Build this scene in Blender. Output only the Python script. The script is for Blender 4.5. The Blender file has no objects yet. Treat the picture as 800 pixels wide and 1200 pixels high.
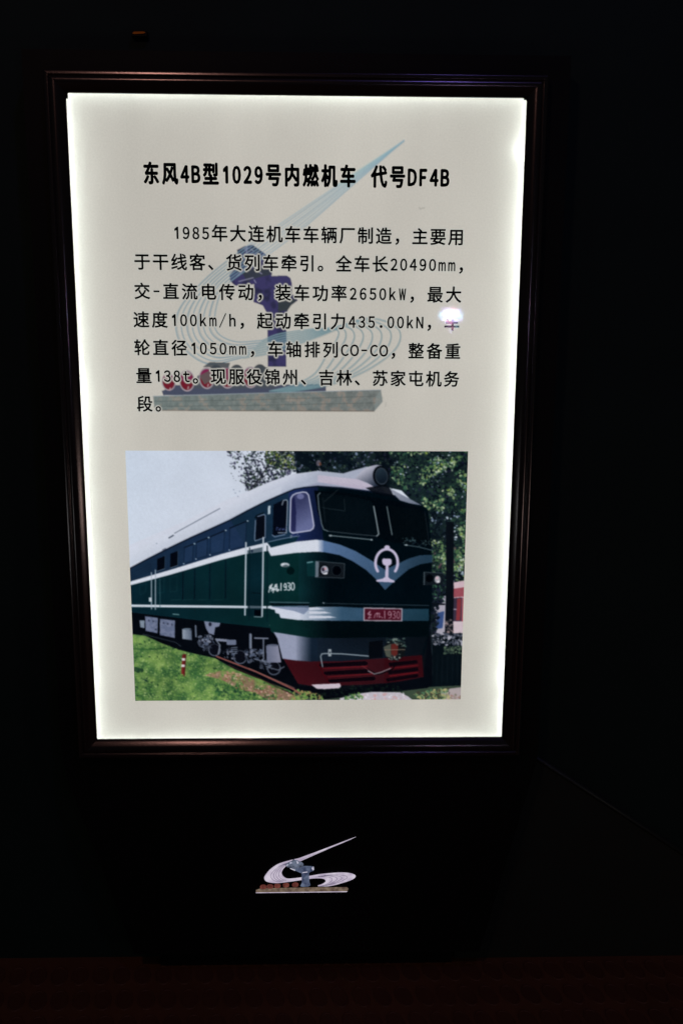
"""Edge-lit museum information sign about a diesel locomotive, standing in a dark hall."""
import bpy, math, random
import numpy as np
from mathutils import Matrix, Vector

sc = bpy.context.scene
COL = sc.collection
random.seed(7)

# ------------------------------------------------------------------ camera, world, lamps, exposure
ZC = 0.848                                   # height of the panel centre above the floor (metres)
cam = bpy.data.cameras.new('camera')
cam.sensor_fit = 'VERTICAL'; cam.sensor_height = 36.0; cam.lens = 30.0
cam.clip_start = 0.02; cam.clip_end = 200.0
cam_o = bpy.data.objects.new('camera', cam); COL.objects.link(cam_o)
cam_o.matrix_world = Matrix.Translation((0.03176, -1.1905, ZC + 0.10476)) @ Matrix((
    (0.99974049, -0.00046796, -0.02277589), (-0.02234809, 0.17376964, -0.98453272),
    (0.00441848, 0.98478622, 0.17371409))).to_4x4()
sc.camera = cam_o

world = bpy.data.worlds.new('World'); sc.world = world; world.use_nodes = True
bg = world.node_tree.nodes['Background']
bg.inputs['Color'].default_value = (0.62, 1.0, 0.92, 1); bg.inputs['Strength'].default_value = 0.010
sc.view_settings.view_transform = 'Standard'; sc.view_settings.look = 'None'
sc.view_settings.exposure = 0.0; sc.view_settings.gamma = 1.0
sc.render.engine = 'CYCLES'
sc.cycles.max_bounces = 8; sc.cycles.transparent_max_bounces = 12
sc.cycles.use_denoising = True
sc.cycles.sample_clamp_indirect = 4.0


def point_lamp(loc, rad, power, col, name):
    l = bpy.data.lights.new(name, 'POINT'); l.energy = power; l.color = col; l.shadow_soft_size = rad
    o = bpy.data.objects.new(name, l); o.location = loc; COL.objects.link(o)
    return o


# a cluster of small coloured LEDs on the far side of the hall, which the glossy print mirrors
for k in range(40):
    a = k * 2.39996; r = math.sqrt((k + .5) / 40)
    dx, dz = 0.037 * r * math.cos(a), 0.023 * r * math.sin(a)
    rim = r > .72
    col = [(1, .22, .45), (.25, .4, 1), (.35, .75, 1), (.55, .35, 1)][k % 4] if rim else [(.8, .85, 1), (.6, .75, 1), (.85, .75, 1)][k % 3]
    point_lamp((0.4407 + dx, -1.581, ZC + 0.251 + dz), 0.0036, 0.024 if rim else 0.040, col, 'hall_led')
for dx, dz, col in ((-.006, -.03, (.8, .5, 1)), (.006, -.040, (1, .4, .6)), (.0, -.050, (.6, .5, 1)), (.018, -.033, (.4, .8, 1)), (-.014, -.022, (.5, .6, 1))):
    point_lamp((0.4407 + dx, -1.581, ZC + 0.251 + dz), 0.0032, 0.014, col, 'hall_led')
point_lamp((1.45, -1.25, .42), 0.10, 3.0, (1, .88, .74), 'low_fill_lamp')  # added fill out of view, brightens the right floor studs and lower wall
point_lamp((-1.25, -1.35, .40), 0.10, 1.5, (.8, 1, .95), 'low_fill_lamp')  # dimmer added fill for the left floor and wall
# warm hall lamp that glints along the left of the frame, blue lamp to the right
point_lamp((-0.46, -1.45, ZC + 1.15), 0.07, 8.0, (1.0, .60, .46), 'warm_hall_lamp')
point_lamp((0.47, -1.30, ZC + 2.2), 0.05, 12.0, (.30, .27, 1.0), 'blue_hall_lamp')


# ------------------------------------------------------------------ helpers
def rgb(c):                                   # display value 0..255 -> linear
    c = np.asarray(c, dtype=float) / 255.0
    return np.where(c <= 0.04045, c / 12.92, ((c + 0.055) / 1.055) ** 2.4)


def lin4(c):
    return tuple(float(x) for x in rgb(c)) + (1.0,)


def Q(s):                                     # 'x,z x,z' in millimetres from the panel centre, converted from image pixels
    return [tuple(float(v) for v in p.split(',')) for p in s.split()]


HM = (1.08357546, -0.00451961482, -377.535581, 0.00265913076, -1.0845872, 555.251032, -2.03583928e-05, -0.000158298532)  # homography from image pixels to millimetres on the panel plane


def px_to_mm(s):
    """image pixel coordinates -> 'x,z' in millimetres on the film"""
    o = []
    for p in s.split():
        x, y = (float(k) for k in p.split(','))
        w = HM[6] * x + HM[7] * y + 1
        o.append(((HM[0] * x + HM[1] * y + HM[2]) / w, (HM[3] * x + HM[4] * y + HM[5]) / w))
    return o


def new_mat(name):
    m = bpy.data.materials.new(name); m.use_nodes = True
    nt = m.node_tree
    for n in list(nt.nodes): nt.nodes.remove(n)
    return m, nt, nt.nodes.new('ShaderNodeOutputMaterial')


def principled(name, col, rough, spec=0.5, metal=0.0, noise=0.0, scale=20.0, bump=0.0, coat=0.0):
    m, nt, out = new_mat(name)
    b = nt.nodes.new('ShaderNodeBsdfPrincipled')
    b.inputs['Base Color'].default_value = tuple(col) + (1,)
    b.inputs['Roughness'].default_value = rough
    b.inputs['Specular IOR Level'].default_value = spec
    b.inputs['Metallic'].default_value = metal
    b.inputs['Coat Weight'].default_value = coat
    nt.links.new(b.outputs[0], out.inputs[0])
    if noise or bump:
        tc = nt.nodes.new('ShaderNodeTexCoord'); nz = nt.nodes.new('ShaderNodeTexNoise')
        nz.inputs['Scale'].default_value = scale; nz.inputs['Detail'].default_value = 6
        nt.links.new(tc.outputs['Object'], nz.inputs['Vector'])
        if noise:
            mr = nt.nodes.new('ShaderNodeMapRange')
            mr.inputs['To Min'].default_value = 1 - noise; mr.inputs['To Max'].default_value = 1 + noise
            nt.links.new(nz.outputs['Fac'], mr.inputs['Value'])
            mx = nt.nodes.new('ShaderNodeMix'); mx.data_type = 'RGBA'; mx.blend_type = 'MULTIPLY'
            mx.inputs[0].default_value = 1.0; mx.inputs[6].default_value = tuple(col) + (1,)
            nt.links.new(mr.outputs[0], mx.inputs[7]); nt.links.new(mx.outputs[2], b.inputs['Base Color'])
        if bump:
            bp = nt.nodes.new('ShaderNodeBump'); bp.inputs['Strength'].default_value = bump
            bp.inputs['Distance'].default_value = 0.001
            nt.links.new(nz.outputs['Fac'], bp.inputs['Height']); nt.links.new(bp.outputs[0], b.inputs['Normal'])
    return m


def gloss_over(nt, out, base, rough=0.04):    # a varnished surface: Fresnel gloss over the base shader
    fr = nt.nodes.new('ShaderNodeFresnel'); fr.inputs['IOR'].default_value = 1.5
    gl = nt.nodes.new('ShaderNodeBsdfGlossy'); gl.inputs['Roughness'].default_value = rough
    mx = nt.nodes.new('ShaderNodeMixShader')
    nt.links.new(fr.outputs[0], mx.inputs[0]); nt.links.new(base.outputs[0], mx.inputs[1])
    nt.links.new(gl.outputs[0], mx.inputs[2]); nt.links.new(mx.outputs[0], out.inputs[0])


def backlit_film(name, col=None, attr=None, grain=0.0):
    """translucent film: its colour filters the light that comes through from the lamps behind"""
    m, nt, out = new_mat(name)
    t = nt.nodes.new('ShaderNodeBsdfTranslucent')
    if attr:
        a = nt.nodes.new('ShaderNodeAttribute'); a.attribute_name = attr
        nt.links.new(a.outputs['Color'], t.inputs['Color'])
    else:
        tc = nt.nodes.new('ShaderNodeTexCoord'); nz = nt.nodes.new('ShaderNodeTexNoise')
        nz.inputs['Scale'].default_value = 5.0; nz.inputs['Detail'].default_value = 3
        mp = nt.nodes.new('ShaderNodeMapping'); mp.inputs['Scale'].default_value = (1.0, 1.0, 0.35)
        nt.links.new(tc.outputs['Object'], mp.inputs[0]); nt.links.new(mp.outputs[0], nz.inputs['Vector'])
        n2 = nt.nodes.new('ShaderNodeTexNoise'); n2.inputs['Scale'].default_value = 420.0; n2.inputs['Detail'].default_value = 2
        nt.links.new(tc.outputs['Object'], n2.inputs['Vector'])
        ad = nt.nodes.new('ShaderNodeMath'); ad.operation = 'MULTIPLY_ADD'; ad.inputs[1].default_value = 0.35
        nt.links.new(n2.outputs['Fac'], ad.inputs[0]); nt.links.new(nz.outputs['Fac'], ad.inputs[2])
        rp = nt.nodes.new('ShaderNodeValToRGB')
        rp.color_ramp.elements[0].position = 0.42; rp.color_ramp.elements[1].position = 0.92
        rp.color_ramp.elements[0].color = tuple(c * 0.87 for c in col) + (1,)
        rp.color_ramp.elements[1].color = tuple(min(1, c * 1.12) for c in col) + (1,)
        nt.links.new(ad.outputs[0], rp.inputs[0]); nt.links.new(rp.outputs[0], t.inputs['Color'])
    gloss_over(nt, out, t)
    return m


def clear_ink(name, attr):
    """transparent ink printed over the film"""
    m, nt, out = new_mat(name)
    t = nt.nodes.new('ShaderNodeBsdfTransparent')
    a = nt.nodes.new('ShaderNodeAttribute'); a.attribute_name = attr
    nt.links.new(a.outputs['Color'], t.inputs['Color']); nt.links.new(t.outputs[0], out.inputs[0])
    return m


def emitter(name, col, strength):
    m, nt, out = new_mat(name)
    e = nt.nodes.new('ShaderNodeEmission'); e.inputs[0].default_value = tuple(col) + (1,); e.inputs[1].default_value = strength
    nt.links.new(e.outputs[0], out.inputs[0])
    return m


def backlit_inlay(name, c0, c1, strength, scale=60.0, stripe=False):
    """lit acrylic inlay whose colour wanders between two tones"""
    m, nt, out = new_mat(name)
    e = nt.nodes.new('ShaderNodeEmission'); e.inputs[1].default_value = strength
    tc = nt.nodes.new('ShaderNodeTexCoord')
    nz = nt.nodes.new('ShaderNodeTexNoise'); nz.inputs['Scale'].default_value = scale; nz.inputs['Detail'].default_value = 4
    nt.links.new(tc.outputs['Object'], nz.inputs['Vector'])
    rp = nt.nodes.new('ShaderNodeValToRGB')
    rp.color_ramp.elements[0].position = 0.35; rp.color_ramp.elements[1].position = 0.65
    rp.color_ramp.elements[0].color = lin4(c0); rp.color_ramp.elements[1].color = lin4(c1)
    nt.links.new(nz.outputs['Fac'], rp.inputs[0]); nt.links.new(rp.outputs[0], e.inputs[0])
    nt.links.new(e.outputs[0], out.inputs[0])
    return m


def link(name, me, mat, parent=None):
    o = bpy.data.objects.new(name, me); COL.objects.link(o)
    if mat is not None:
        for mm in (mat if isinstance(mat, (list, tuple)) else [mat]): me.materials.append(mm)
    if parent is not None: o.parent = parent
    return o


def pydata(name, v, f, mat, parent=None, smooth=False):
    me = bpy.data.meshes.new(name); me.from_pydata([tuple(x) for x in v], [], f); me.update()
    if smooth:
        for p in me.polygons: p.use_smooth = True
    return link(name, me, mat, parent)


def prism(pts, y0, y1):
    """outline in the panel plane (mm) -> closed prism between depths y0 < y1 (metres)"""
    n = len(pts)
    v = [(x / 1000, y0, z / 1000) for x, z in pts] + [(x / 1000, y1, z / 1000) for x, z in pts]
    f = [list(range(n)), list(range(2 * n - 1, n - 1, -1))]
    f += [[i, n + i, n + (i + 1) % n, (i + 1) % n][::-1] for i in range(n)]
    return v, f


def merge(*vf):
    V, F = [], []
    for v, f in vf:
        o = len(V); V += list(v); F += [[i + o for i in q] for q in f]
    return V, F


def spline(pts, n=12):                        # Catmull-Rom through the points
    p = np.array(pts, float); p = np.vstack([2 * p[0] - p[1], p, 2 * p[-1] - p[-2]])
    out = []
    for i in range(1, len(p) - 2):
        for t in np.linspace(0, 1, n, endpoint=False):
            a, b, c, d = p[i - 1:i + 3]
            out.append(.5 * (2 * b + (c - a) * t + (2 * a - 5 * b + 4 * c - d) * t * t + (3 * b - a - 3 * c + d) * t ** 3))
    out.append(p[-2])
    return np.array(out)


def tag(o, label, cat, group=None, kind=None):
    o['label'] = label; o['category'] = cat
    if group: o['group'] = group
    if kind: o['kind'] = kind
    return o


# ------------------------------------------------------------------ setting: wall, floor
m_wall = principled('dark_green_paint', (0.0060, 0.0135, 0.0120), 0.8, 0.2, noise=0.35, scale=6, bump=0.15)
YW = 0.055
v = [(-6, YW, 0), (6, YW, 0), (6, YW, 4.5), (-6, YW, 4.5), (-6, YW + .2, 0), (6, YW + .2, 0), (6, YW + .2, 4.5), (-6, YW + .2, 4.5)]
wall = pydata('wall', v, [[0, 1, 2, 3], [5, 4, 7, 6], [3, 2, 6, 7], [1, 5, 6, 2], [4, 0, 3, 7], [4, 5, 1, 0]], m_wall)
tag(wall, 'dark green painted wall behind the lit sign', 'wall')

m_floor = principled('red_rubber', (0.092, 0.030, 0.011), 0.68, 0.3, noise=0.4, scale=9, bump=0.1)
m_stud = principled('red_rubber_stud', (0.072, 0.022, 0.009), 0.64, 0.3, noise=0.3, scale=14)
fv = [(-9, -9, 0), (9, -9, 0), (9, YW + .3, 0), (-9, YW + .3, 0)]; ff = [[0, 1, 2, 3]]; fm = [0]
PX_, PY_ = 0.0325, 0.052
for j in range(9):                            # moulded oval studs of the rubber flooring
    for i in range(-28, 29):
        cx, cy = i * PX_ + (j % 2) * PX_ * .5 + .01, 0.012 - j * PY_
        o = len(fv)
        for rr, hh in ((1.0, 0.0002), (.94, .0014), (.84, .0014), (.80, .0007)):
            for k in range(20):
                a = 2 * math.pi * k / 20
                fv.append((cx + .0136 * rr * math.cos(a) - .004 * rr * math.sin(a), cy + .0222 * rr * math.sin(a), hh))
        for s in range(3):
            for k in range(20):
                ff.append([o + s * 20 + k, o + s * 20 + (k + 1) % 20, o + (s + 1) * 20 + (k + 1) % 20, o + (s + 1) * 20 + k]); fm.append(1)
        ff.append([o + 60 + k for k in range(20)]); fm.append(1)
me = bpy.data.meshes.new('floor'); me.from_pydata(fv, [], ff); me.polygons.foreach_set('material_index', fm); me.update()
floor = link('floor', me, [m_floor, m_stud]); floor['kind'] = 'structure'

# sloping panel against the wall to the right of the sign, its top edge rounded
m_panel = principled('dark_grey_panel', (0.0140, 0.0155, 0.0130), 0.75, 0.2, noise=0.25, scale=8, bump=0.1)
sl = Q("351.0,-492.1 450.5,-559.5 588.4,-653.1")
(x0, z0), (x1, z1) = sl[0], sl[-1]
dx, dz = x1 - x0, z1 - z0
xe = x1 + 0.55 * dx; ze = z1 + 0.55 * dz
xs, zs = x0 - 105, z0 - 105 * dz / dx          # its left end runs on behind the cabinet
bot = -ZC * 1000 + 0.5
vf1 = prism([(xs, zs), (xs, bot), (xe, bot), (xe, ze)], YW - .012, YW - .0005)
ramp = pydata('sloping_panel', *vf1, m_panel)
ramp.location = (0, 0, ZC)
tag(ramp, 'dark grey panel with a sloping top edge against the wall right of the sign', 'panel')
n = math.hypot(dx, dz)
tv, tf = [], []
for t in (0, 1):
    px, pz = xs + t * (xe - xs), zs + t * (ze - zs)
    for k in range(12):
        a = 2 * math.pi * k / 12
        tv.append(((px + 4.5 * math.cos(a) * (-dz / n)) / 1000, YW - .0085 + .0045 * math.sin(a) * 1.6, (pz + 4.5 * math.cos(a) * (dx / n)) / 1000))
for k in range(12): tf.append([k, (k + 1) % 12, 12 + (k + 1) % 12, 12 + k])
tf += [list(range(11, -1, -1)), list(range(12, 24))]
pydata('edge_trim', tv, tf, principled('dark_trim', (.012, .015, .014), .5, .4), ramp, True)

# ------------------------------------------------------------------ the sign
sign = bpy.data.objects.new('lightbox_sign', None); COL.objects.link(sign)
sign.location = (0, 0, ZC)
tag(sign, 'black standing lightbox sign with a lit panel about a green diesel locomotive', 'sign')
W2, H2 = 300.0, 446.3                         # half size of the visible panel, mm

m_black = principled('black_lacquer', (0.0035, 0.0035, 0.0038), 0.6, 0.12, noise=0.3, scale=30, bump=0.05)
bl = Q("-354.3,-437.5 -351.2,-498.2 -347.6,-525.6"); br = Q("356.5,-441.6 356.0,-486.6 350.8,-516.9")
body = [(-356, 500), (-356, 440), (-355, -440), (-352, -492), (-343, -530), (-259, -806), (279, -808), (345, -530), (356, -486), (357, -440), (357, 440), (357, 500)]
YC = 0.040                                     # back of the cabinet
ow, oh = W2 + 14, H2 + 14                     # opening that holds the light box
up = [(-356, oh), (-356, 500), (357, 500), (357, oh)]
lo = [p for p in body if p[1] < -450]
lo = [(-355, -oh)] + lo + [(356.5, -oh)]
pydata('cabinet', *merge(prism(up, 0.006, YC), prism(lo[::-1], 0.006, YC),
                         prism([(-356, oh), (-ow, oh), (-ow, -oh), (-355, -oh)], 0.006, YC),
                         prism([(ow, oh), (357, oh), (356.5, -oh), (ow, -oh)], 0.006, YC),
                         prism([(-ow, oh), (ow, oh), (ow, -oh), (-ow, -oh)], YC - 0.005, YC)), m_black, sign)

pydata('foot', *prism([(-225, -807), (-225, -ZC * 1000 + .3), (240, -ZC * 1000 + .3), (240, -807)], 0.033, YC - .002), m_black, sign)

# moulded frame: four mitred rails swept from one profile (distance out from the opening, depth)
m_frame = principled('dark_brown_moulding', (0.075, 0.056, 0.060), 0.19, 0.5, metal=0.85, noise=0.2, scale=300, bump=0.06)
prof = [(9, .0055), (9, -.0005), (-1, -.0005), (-1, -.0038), (.4, -.0056), (3.0, -.0074), (6.0, -.0096), (8.6, -.0112), (10.8, -.0120), (12.8, -.0123), (14.8, -.0121), (16.4, -.0114),
        (17.2, -.0108), (17.8, -.0112), (18.3, -.0122), (18.8, -.0126), (19.3, -.01265), (21.0, -.01255), (22.9, -.01238), (23.5, -.0122), (24.2, -.0116), (24.6, -.0100), (24.6, .0055)]
signs = [(-1, 1), (1, 1), (1, -1), (-1, -1)]
for i in range(4):
    a, b = signs[i], signs[(i + 1) % 4]
    v = []
    for (sx, sz) in (a, b):
        for d, y in prof: v.append((sx * (W2 + d) / 1000, y, sz * (H2 + d) / 1000))
    npf = len(prof)
    f = [[k, k + 1, npf + k + 1, npf + k] for k in range(npf - 1)]
    f += [list(range(npf))[::-1], list(range(npf, 2 * npf)), [0, npf, 2 * npf - 1, npf - 1]]
    pydata('frame_rail', v, f, m_frame, sign, True)
for o in list(sign.children):
    if o.name.startswith('frame_rail'):
        m_ = o.modifiers.new('edge', 'EDGE_SPLIT'); m_.split_angle = math.radians(50)

# box interior: light guide behind, four LED strips under the frame lip
L0 = 0.80                                     # radiance of clear film in the middle of the panel
me_guide = prism([(-312, -458), (312, -458), (312, 458), (-312, 458)], 0.0240, 0.0255)
guide = pydata('light_guide', *me_guide, emitter('light_guide_glow', (1.0, 0.985, 0.965), L0 / 0.95), sign)
LED_W = 20
m_led = {s: emitter('led_' + s, (0.90, 1.0, 0.97), k) for s, k in (('side', 1.0 * LED_W), ('end', 0.55 * LED_W))}
rng = random.Random(3)


def led_strip(side):
    V, F = [], []
    horiz = side in ('top', 'bottom')
    L = W2 if horiz else H2
    nled = int(2 * L / 10)
    for k in range(nled):
        s = -L + (k + .5) * 2 * L / nled
        out = 5.2 + 0.9 * math.sin(s / 47.0 + len(side)) + rng.uniform(-.25, .25)      # how far under the lip
        if side == 'right':
            out -= 12.0 * math.exp(-((s - 382) / 11) ** 2) + 5.0 * math.exp(-((s + 352) / 10) ** 2)
        if side == 'left':
            out -= 3.6 * math.exp(-((s - 65) / 25) ** 2) + 4.0 * math.exp(-((s + 350) / 8) ** 2)
        for y, hw, push in ((5.5, 2.6, 0.0), (17.0, 2.4, 2.0)):      # front row and a deeper row
            if horiz:
                z = (H2 + out + push) * (1 if side == 'top' else -1); c, hs = (s, z), (hw, 1.1)
            else:
                x = (W2 + out + push) * (1 if side == 'right' else -1); c, hs = (x, s), (1.1, hw)
            o = len(V)
            V += [((c[0] + i * hs[0]) / 1000, (y + j * 1.1) / 1000, (c[1] + l * hs[1]) / 1000) for i in (-1, 1) for j in (-1, 1) for l in (-1, 1)]
            F += [[o + a for a in q] for q in ((0, 1, 3, 2), (4, 6, 7, 5), (0, 4, 5, 1), (2, 3, 7, 6), (0, 2, 6, 4), (1, 5, 7, 3))]
    return V, F


for side in ('top', 'bottom', 'left', 'right'):
    pydata('led_strip', *led_strip(side), m_led['end' if side in ('top', 'bottom') else 'side'], sign)


# ------------------------------------------------------------------ the printed film: a small painter
class Canvas:
    def __init__(s, x0, z0, x1, z1, res):
        s.x0, s.z1, s.res = x0, z1, res
        s.w, s.h = int(round((x1 - x0) / res)), int(round((z1 - z0) / res))
        s.w -= s.w % 2; s.h -= s.h % 2
        s.x1, s.z0 = x0 + s.w * res, z1 - s.h * res
        s.im = np.zeros((s.h, s.w, 3))
        s.r = np.random.default_rng(11)

    def px(s, pts):
        p = np.asarray(pts, float)
        return np.stack([(p[:, 0] - s.x0) / s.res, (s.z1 - p[:, 1]) / s.res], 1)

    def box(s, p, pad=2):
        a = np.floor(p.min(0)).astype(int) - pad; b = np.ceil(p.max(0)).astype(int) + pad
        return max(a[0], 0), max(a[1], 0), min(b[0], s.w), min(b[1], s.h)

    def put(s, bx, m, col, a=1.0):
        x0, y0, x1, y1 = bx
        c = np.asarray(col, float)
        if c.ndim == 3: c = c[y0:y1, x0:x1]
        m = (m * a)[..., None]
        s.im[y0:y1, x0:x1] = s.im[y0:y1, x0:x1] * (1 - m) + c * m

    def mask_poly(s, pts):
        p = s.px(pts); bx = s.box(p)
        x0, y0, x1, y1 = bx
        if x1 <= x0 or y1 <= y0: return bx, np.zeros((max(0, y1 - y0), max(0, x1 - x0)))
        X = np.arange(x0, x1) + .5; Y = (np.arange(y0, y1) + .5)[:, None]
        m = np.zeros((y1 - y0, x1 - x0), bool)
        q = np.roll(p, -1, 0)
        for (ax, ay), (bx_, by) in zip(p, q):
            if ay == by: continue
            c = (Y >= min(ay, by)) & (Y < max(ay, by))
            xi = ax + (Y - ay) * (bx_ - ax) / (by - ay)
            m ^= c & (X[None, :] < xi)
        return bx, m.astype(float)

    def poly(s, pts, col, a=1.0, tex=None):
        bx, m = s.mask_poly(pts)
        if tex is not None: m = m * tex[bx[1]:bx[3], bx[0]:bx[2]]
        s.put(bx, m, col, a)

    def line(s, pts, w, col, a=1.0):
        p = s.px(pts); hw = w / s.res / 2
        bx = s.box(p, int(hw) + 3)
        x0, y0, x1, y1 = bx
        if x1 <= x0 or y1 <= y0: return
        X, Y = np.meshgrid(np.arange(x0, x1) + .5, np.arange(y0, y1) + .5)
        d = np.full(X.shape, 1e9)
        for (ax, ay), (bx_, by) in zip(p[:-1], p[1:]):
            ux, uy = bx_ - ax, by - ay; L = ux * ux + uy * uy + 1e-9
            t = np.clip(((X - ax) * ux + (Y - ay) * uy) / L, 0, 1)
            d = np.minimum(d, np.hypot(X - ax - t * ux, Y - ay - t * uy))
        s.put(bx, np.clip(hw - d + .5, 0, 1), col, a)

    def ell(s, c, rx, ry, col, a=1.0, rot=0.0, inner=0.0):
        p = s.px([c])[0]; rx, ry = rx / s.res, ry / s.res
        R = max(rx, ry)
        bx = s.box(np.array([[p[0] - R, p[1] - R], [p[0] + R, p[1] + R]]))
        x0, y0, x1, y1 = bx
        if x1 <= x0 or y1 <= y0: return
        X, Y = np.meshgrid(np.arange(x0, x1) + .5 - p[0], np.arange(y0, y1) + .5 - p[1])
        cr, sr = math.cos(rot), math.sin(rot)
        d = np.hypot((X * cr + Y * sr) / rx, (-X * sr + Y * cr) / ry)
        m = np.clip((1 - d) * min(rx, ry) + .5, 0, 1)
        if inner: m = m * np.clip((d - inner) * min(rx, ry) + .5, 0, 1)
        s.put(bx, m, col, a)

    def noise(s, cell, seed=0, octv=1):
        tot = np.zeros((s.h, s.w)); amp = 1.0; norm = 0
        r = np.random.default_rng(seed)
        for o in range(octv):
            c = max(cell / s.res / 2 ** o, 1.0)
            gw, gh = int(s.w / c) + 3, int(s.h / c) + 3
            g = r.random((gh, gw))
            x = np.arange(s.w) / c; y = np.arange(s.h) / c
            xi, yi = x.astype(int), y.astype(int)
            fx, fy = x - xi, y - yi
            fx = fx * fx * (3 - 2 * fx); fy = (fy * fy * (3 - 2 * fy))[:, None]
            t = g[yi][:, xi] * (1 - fx) + g[yi][:, xi + 1] * fx
            b = g[yi + 1][:, xi] * (1 - fx) + g[yi + 1][:, xi + 1] * fx
            tot += amp * (t * (1 - fy) + b * fy); norm += amp; amp *= .55
        return tot / norm

    def grad(s, p0, c0, p1, c1):              # linear colour ramp between two points
        X, Y = np.meshgrid(s.x0 + (np.arange(s.w) + .5) * s.res, s.z1 - (np.arange(s.h) + .5) * s.res)
        dx, dy = p1[0] - p0[0], p1[1] - p0[1]
        t = np.clip(((X - p0[0]) * dx + (Y - p0[1]) * dy) / (dx * dx + dy * dy), 0, 1)[..., None]
        return np.asarray(c0, float) * (1 - t) + np.asarray(c1, float) * t

    def leaves(s, pts, cols, n, rmin, rmax, dens=None, a=.9):
        """many small leaf-shaped dabs inside an outline"""
        p = np.asarray(pts, float); lo, hi = p.min(0), p.max(0)
        bx, m = s.mask_poly(pts)
        for _ in range(n):
            x, z = lo + (hi - lo) * s.r.random(2)
            i, j = int((x - s.x0) / s.res), int((s.z1 - z) / s.res)
            if not (bx[0] <= i < bx[2] and bx[1] <= j < bx[3]) or m[j - bx[1], i - bx[0]] < .5: continue
            if dens is not None and s.r.random() > dens[j, i]: continue
            r = rmin + (rmax - rmin) * s.r.random() ** 2
            s.ell((x, z), r, r * (.35 + .5 * s.r.random()), cols[int(s.r.random() * len(cols))], a, s.r.random() * 3.14)

    def blur(s, k=1):
        for _ in range(k):
            p = np.pad(s.im, ((1, 1), (1, 1), (0, 0)), 'edge')
            s.im = (p[:-2, 1:-1] + p[2:, 1:-1] + 2 * s.im + p[1:-1, :-2] + p[1:-1, 2:]) / 6

    def half(s):
        return s.im.reshape(s.h // 2, 2, s.w // 2, 2, 3).mean((1, 3))

    def mesh(s, name, y, mat, parent, img):
        """flat sheet with one vertex per printed dot, the ink in a colour attribute"""
        gh, gw = img.shape[:2]
        X, Z = np.meshgrid(np.linspace(s.x0, s.x1, gw), np.linspace(s.z1, s.z0, gh))
        co = np.stack([X / 1000, np.full(X.shape, y), Z / 1000], -1).reshape(-1, 3)
        idx = np.arange(gh * gw).reshape(gh, gw)
        q = np.stack([idx[:-1, :-1], idx[1:, :-1], idx[1:, 1:], idx[:-1, 1:]], -1).reshape(-1, 4)
        me = bpy.data.meshes.new(name)
        me.vertices.add(len(co)); me.vertices.foreach_set('co', co.ravel().astype(np.float32))
        me.loops.add(q.size); me.loops.foreach_set('vertex_index', q.ravel().astype(np.int32))
        me.polygons.add(len(q)); me.polygons.foreach_set('loop_start', np.arange(0, q.size, 4, dtype=np.int32))
        me.update(calc_edges=True)
        at = me.color_attributes.new('ink', 'FLOAT_COLOR', 'POINT')
        c4 = np.ones((len(co), 4), np.float32); c4[:, :3] = img.reshape(-1, 3)
        at.data.foreach_set('color', c4.ravel())
        return link(name, me, mat, parent)


U, V_ = 1.19, 1.265                           # mm per image pixel across / down the picture

# ------------------------------------------------------------------ lettering
# The glyphs come from Blender's own built-in font and end up as flat ink meshes.
fc = bpy.data.curves.new('lettering', 'FONT'); fc.resolution_u = 3
fo = bpy.data.objects.new('lettering', fc); COL.objects.link(fo)
GL = {}
FULL = {c: chr(ord(c) + 0xFEE0) for c in '0123456789BDFCOkmhNWt./-'}


def glyph(ch):
    k = ch
    if k not in GL:
        if ch == '1':                         # plain upright with a flag
            w = .052
            pts = [(.5 - w, 0), (.5 + w, 0), (.5 + w, .74), (.5 - w + .03, .74), (.5 - .17 - w, .615), (.5 - .17 - w, .51), (.5 - w, .575)]
            GL[k] = (np.array(pts), [list(range(len(pts)))])
        else:
            fc.body = FULL.get(ch, ch)
            bpy.context.view_layer.update()
            me = bpy.data.meshes.new_from_object(fo.evaluated_get(bpy.context.evaluated_depsgraph_get()))
            v = np.array([(p.co.x, p.co.y) for p in me.vertices]); f = [list(p.vertices) for p in me.polygons]
            bpy.data.meshes.remove(me)
            GL[k] = (v, f)
    return GL[k]


def lay_text(text, first, last, em, squeeze, half_w, lat_h, lat_w, blank=.5):
    """characters set between the centres of the first and the last one (mm) -> vertices, faces"""
    pos, x = [], 0.0
    for ch in text:
        w = half_w if ch in FULL else (blank if ch == ' ' else 1.0)
        pos.append(x + w / 2); x += w
    p0, p1 = pos[0], pos[-1]
    V, F = [], []
    for ch, p in zip(text, pos):
        if ch == ' ': continue
        t = (p - p0) / (p1 - p0)
        cx, cz = first[0] + t * (last[0] - first[0]), first[1] + t * (last[1] - first[1])
        v, f = glyph(ch)
        if ch in FULL:
            base = cz - lat_h * .53
            mid = (v[:, 0].min() + v[:, 0].max()) / 2
            wd = np.ptp(v[:, 0])
            sx = lat_w / .50 if ch not in 'mWN/' else min(lat_w / .50, 1.12 * lat_w / wd)
            if ch == '-': sx = .9 * lat_w / wd
            gx = cx + (v[:, 0] - mid) * sx; gz = base + v[:, 1] * lat_h / .745
            if ch == '.': gx = cx + (v[:, 0] - mid) * lat_h / .745
        else:
            gx = cx + (v[:, 0] - .5) * em * squeeze; gz = cz + (v[:, 1] - .385) * em
        o = len(V); V += list(zip(gx, gz)); F += [[i + o for i in q] for q in f]
    return V, F


def bold(tv, tf, r, y):
    """thicken the strokes: copies shifted round a small circle, each a hair above the last"""
    V, F = [], []
    for k in range(9):
        dx, dz = (0, 0) if k == 8 else (r * math.cos(k * math.pi / 4), r * math.sin(k * math.pi / 4))
        o = len(V); V += [((x + dx) / 1000, y - k * .000012, (z + dz) / 1000) for x, z in tv]; F += [[i + o for i in q] for q in tf]
    return V, F


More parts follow.
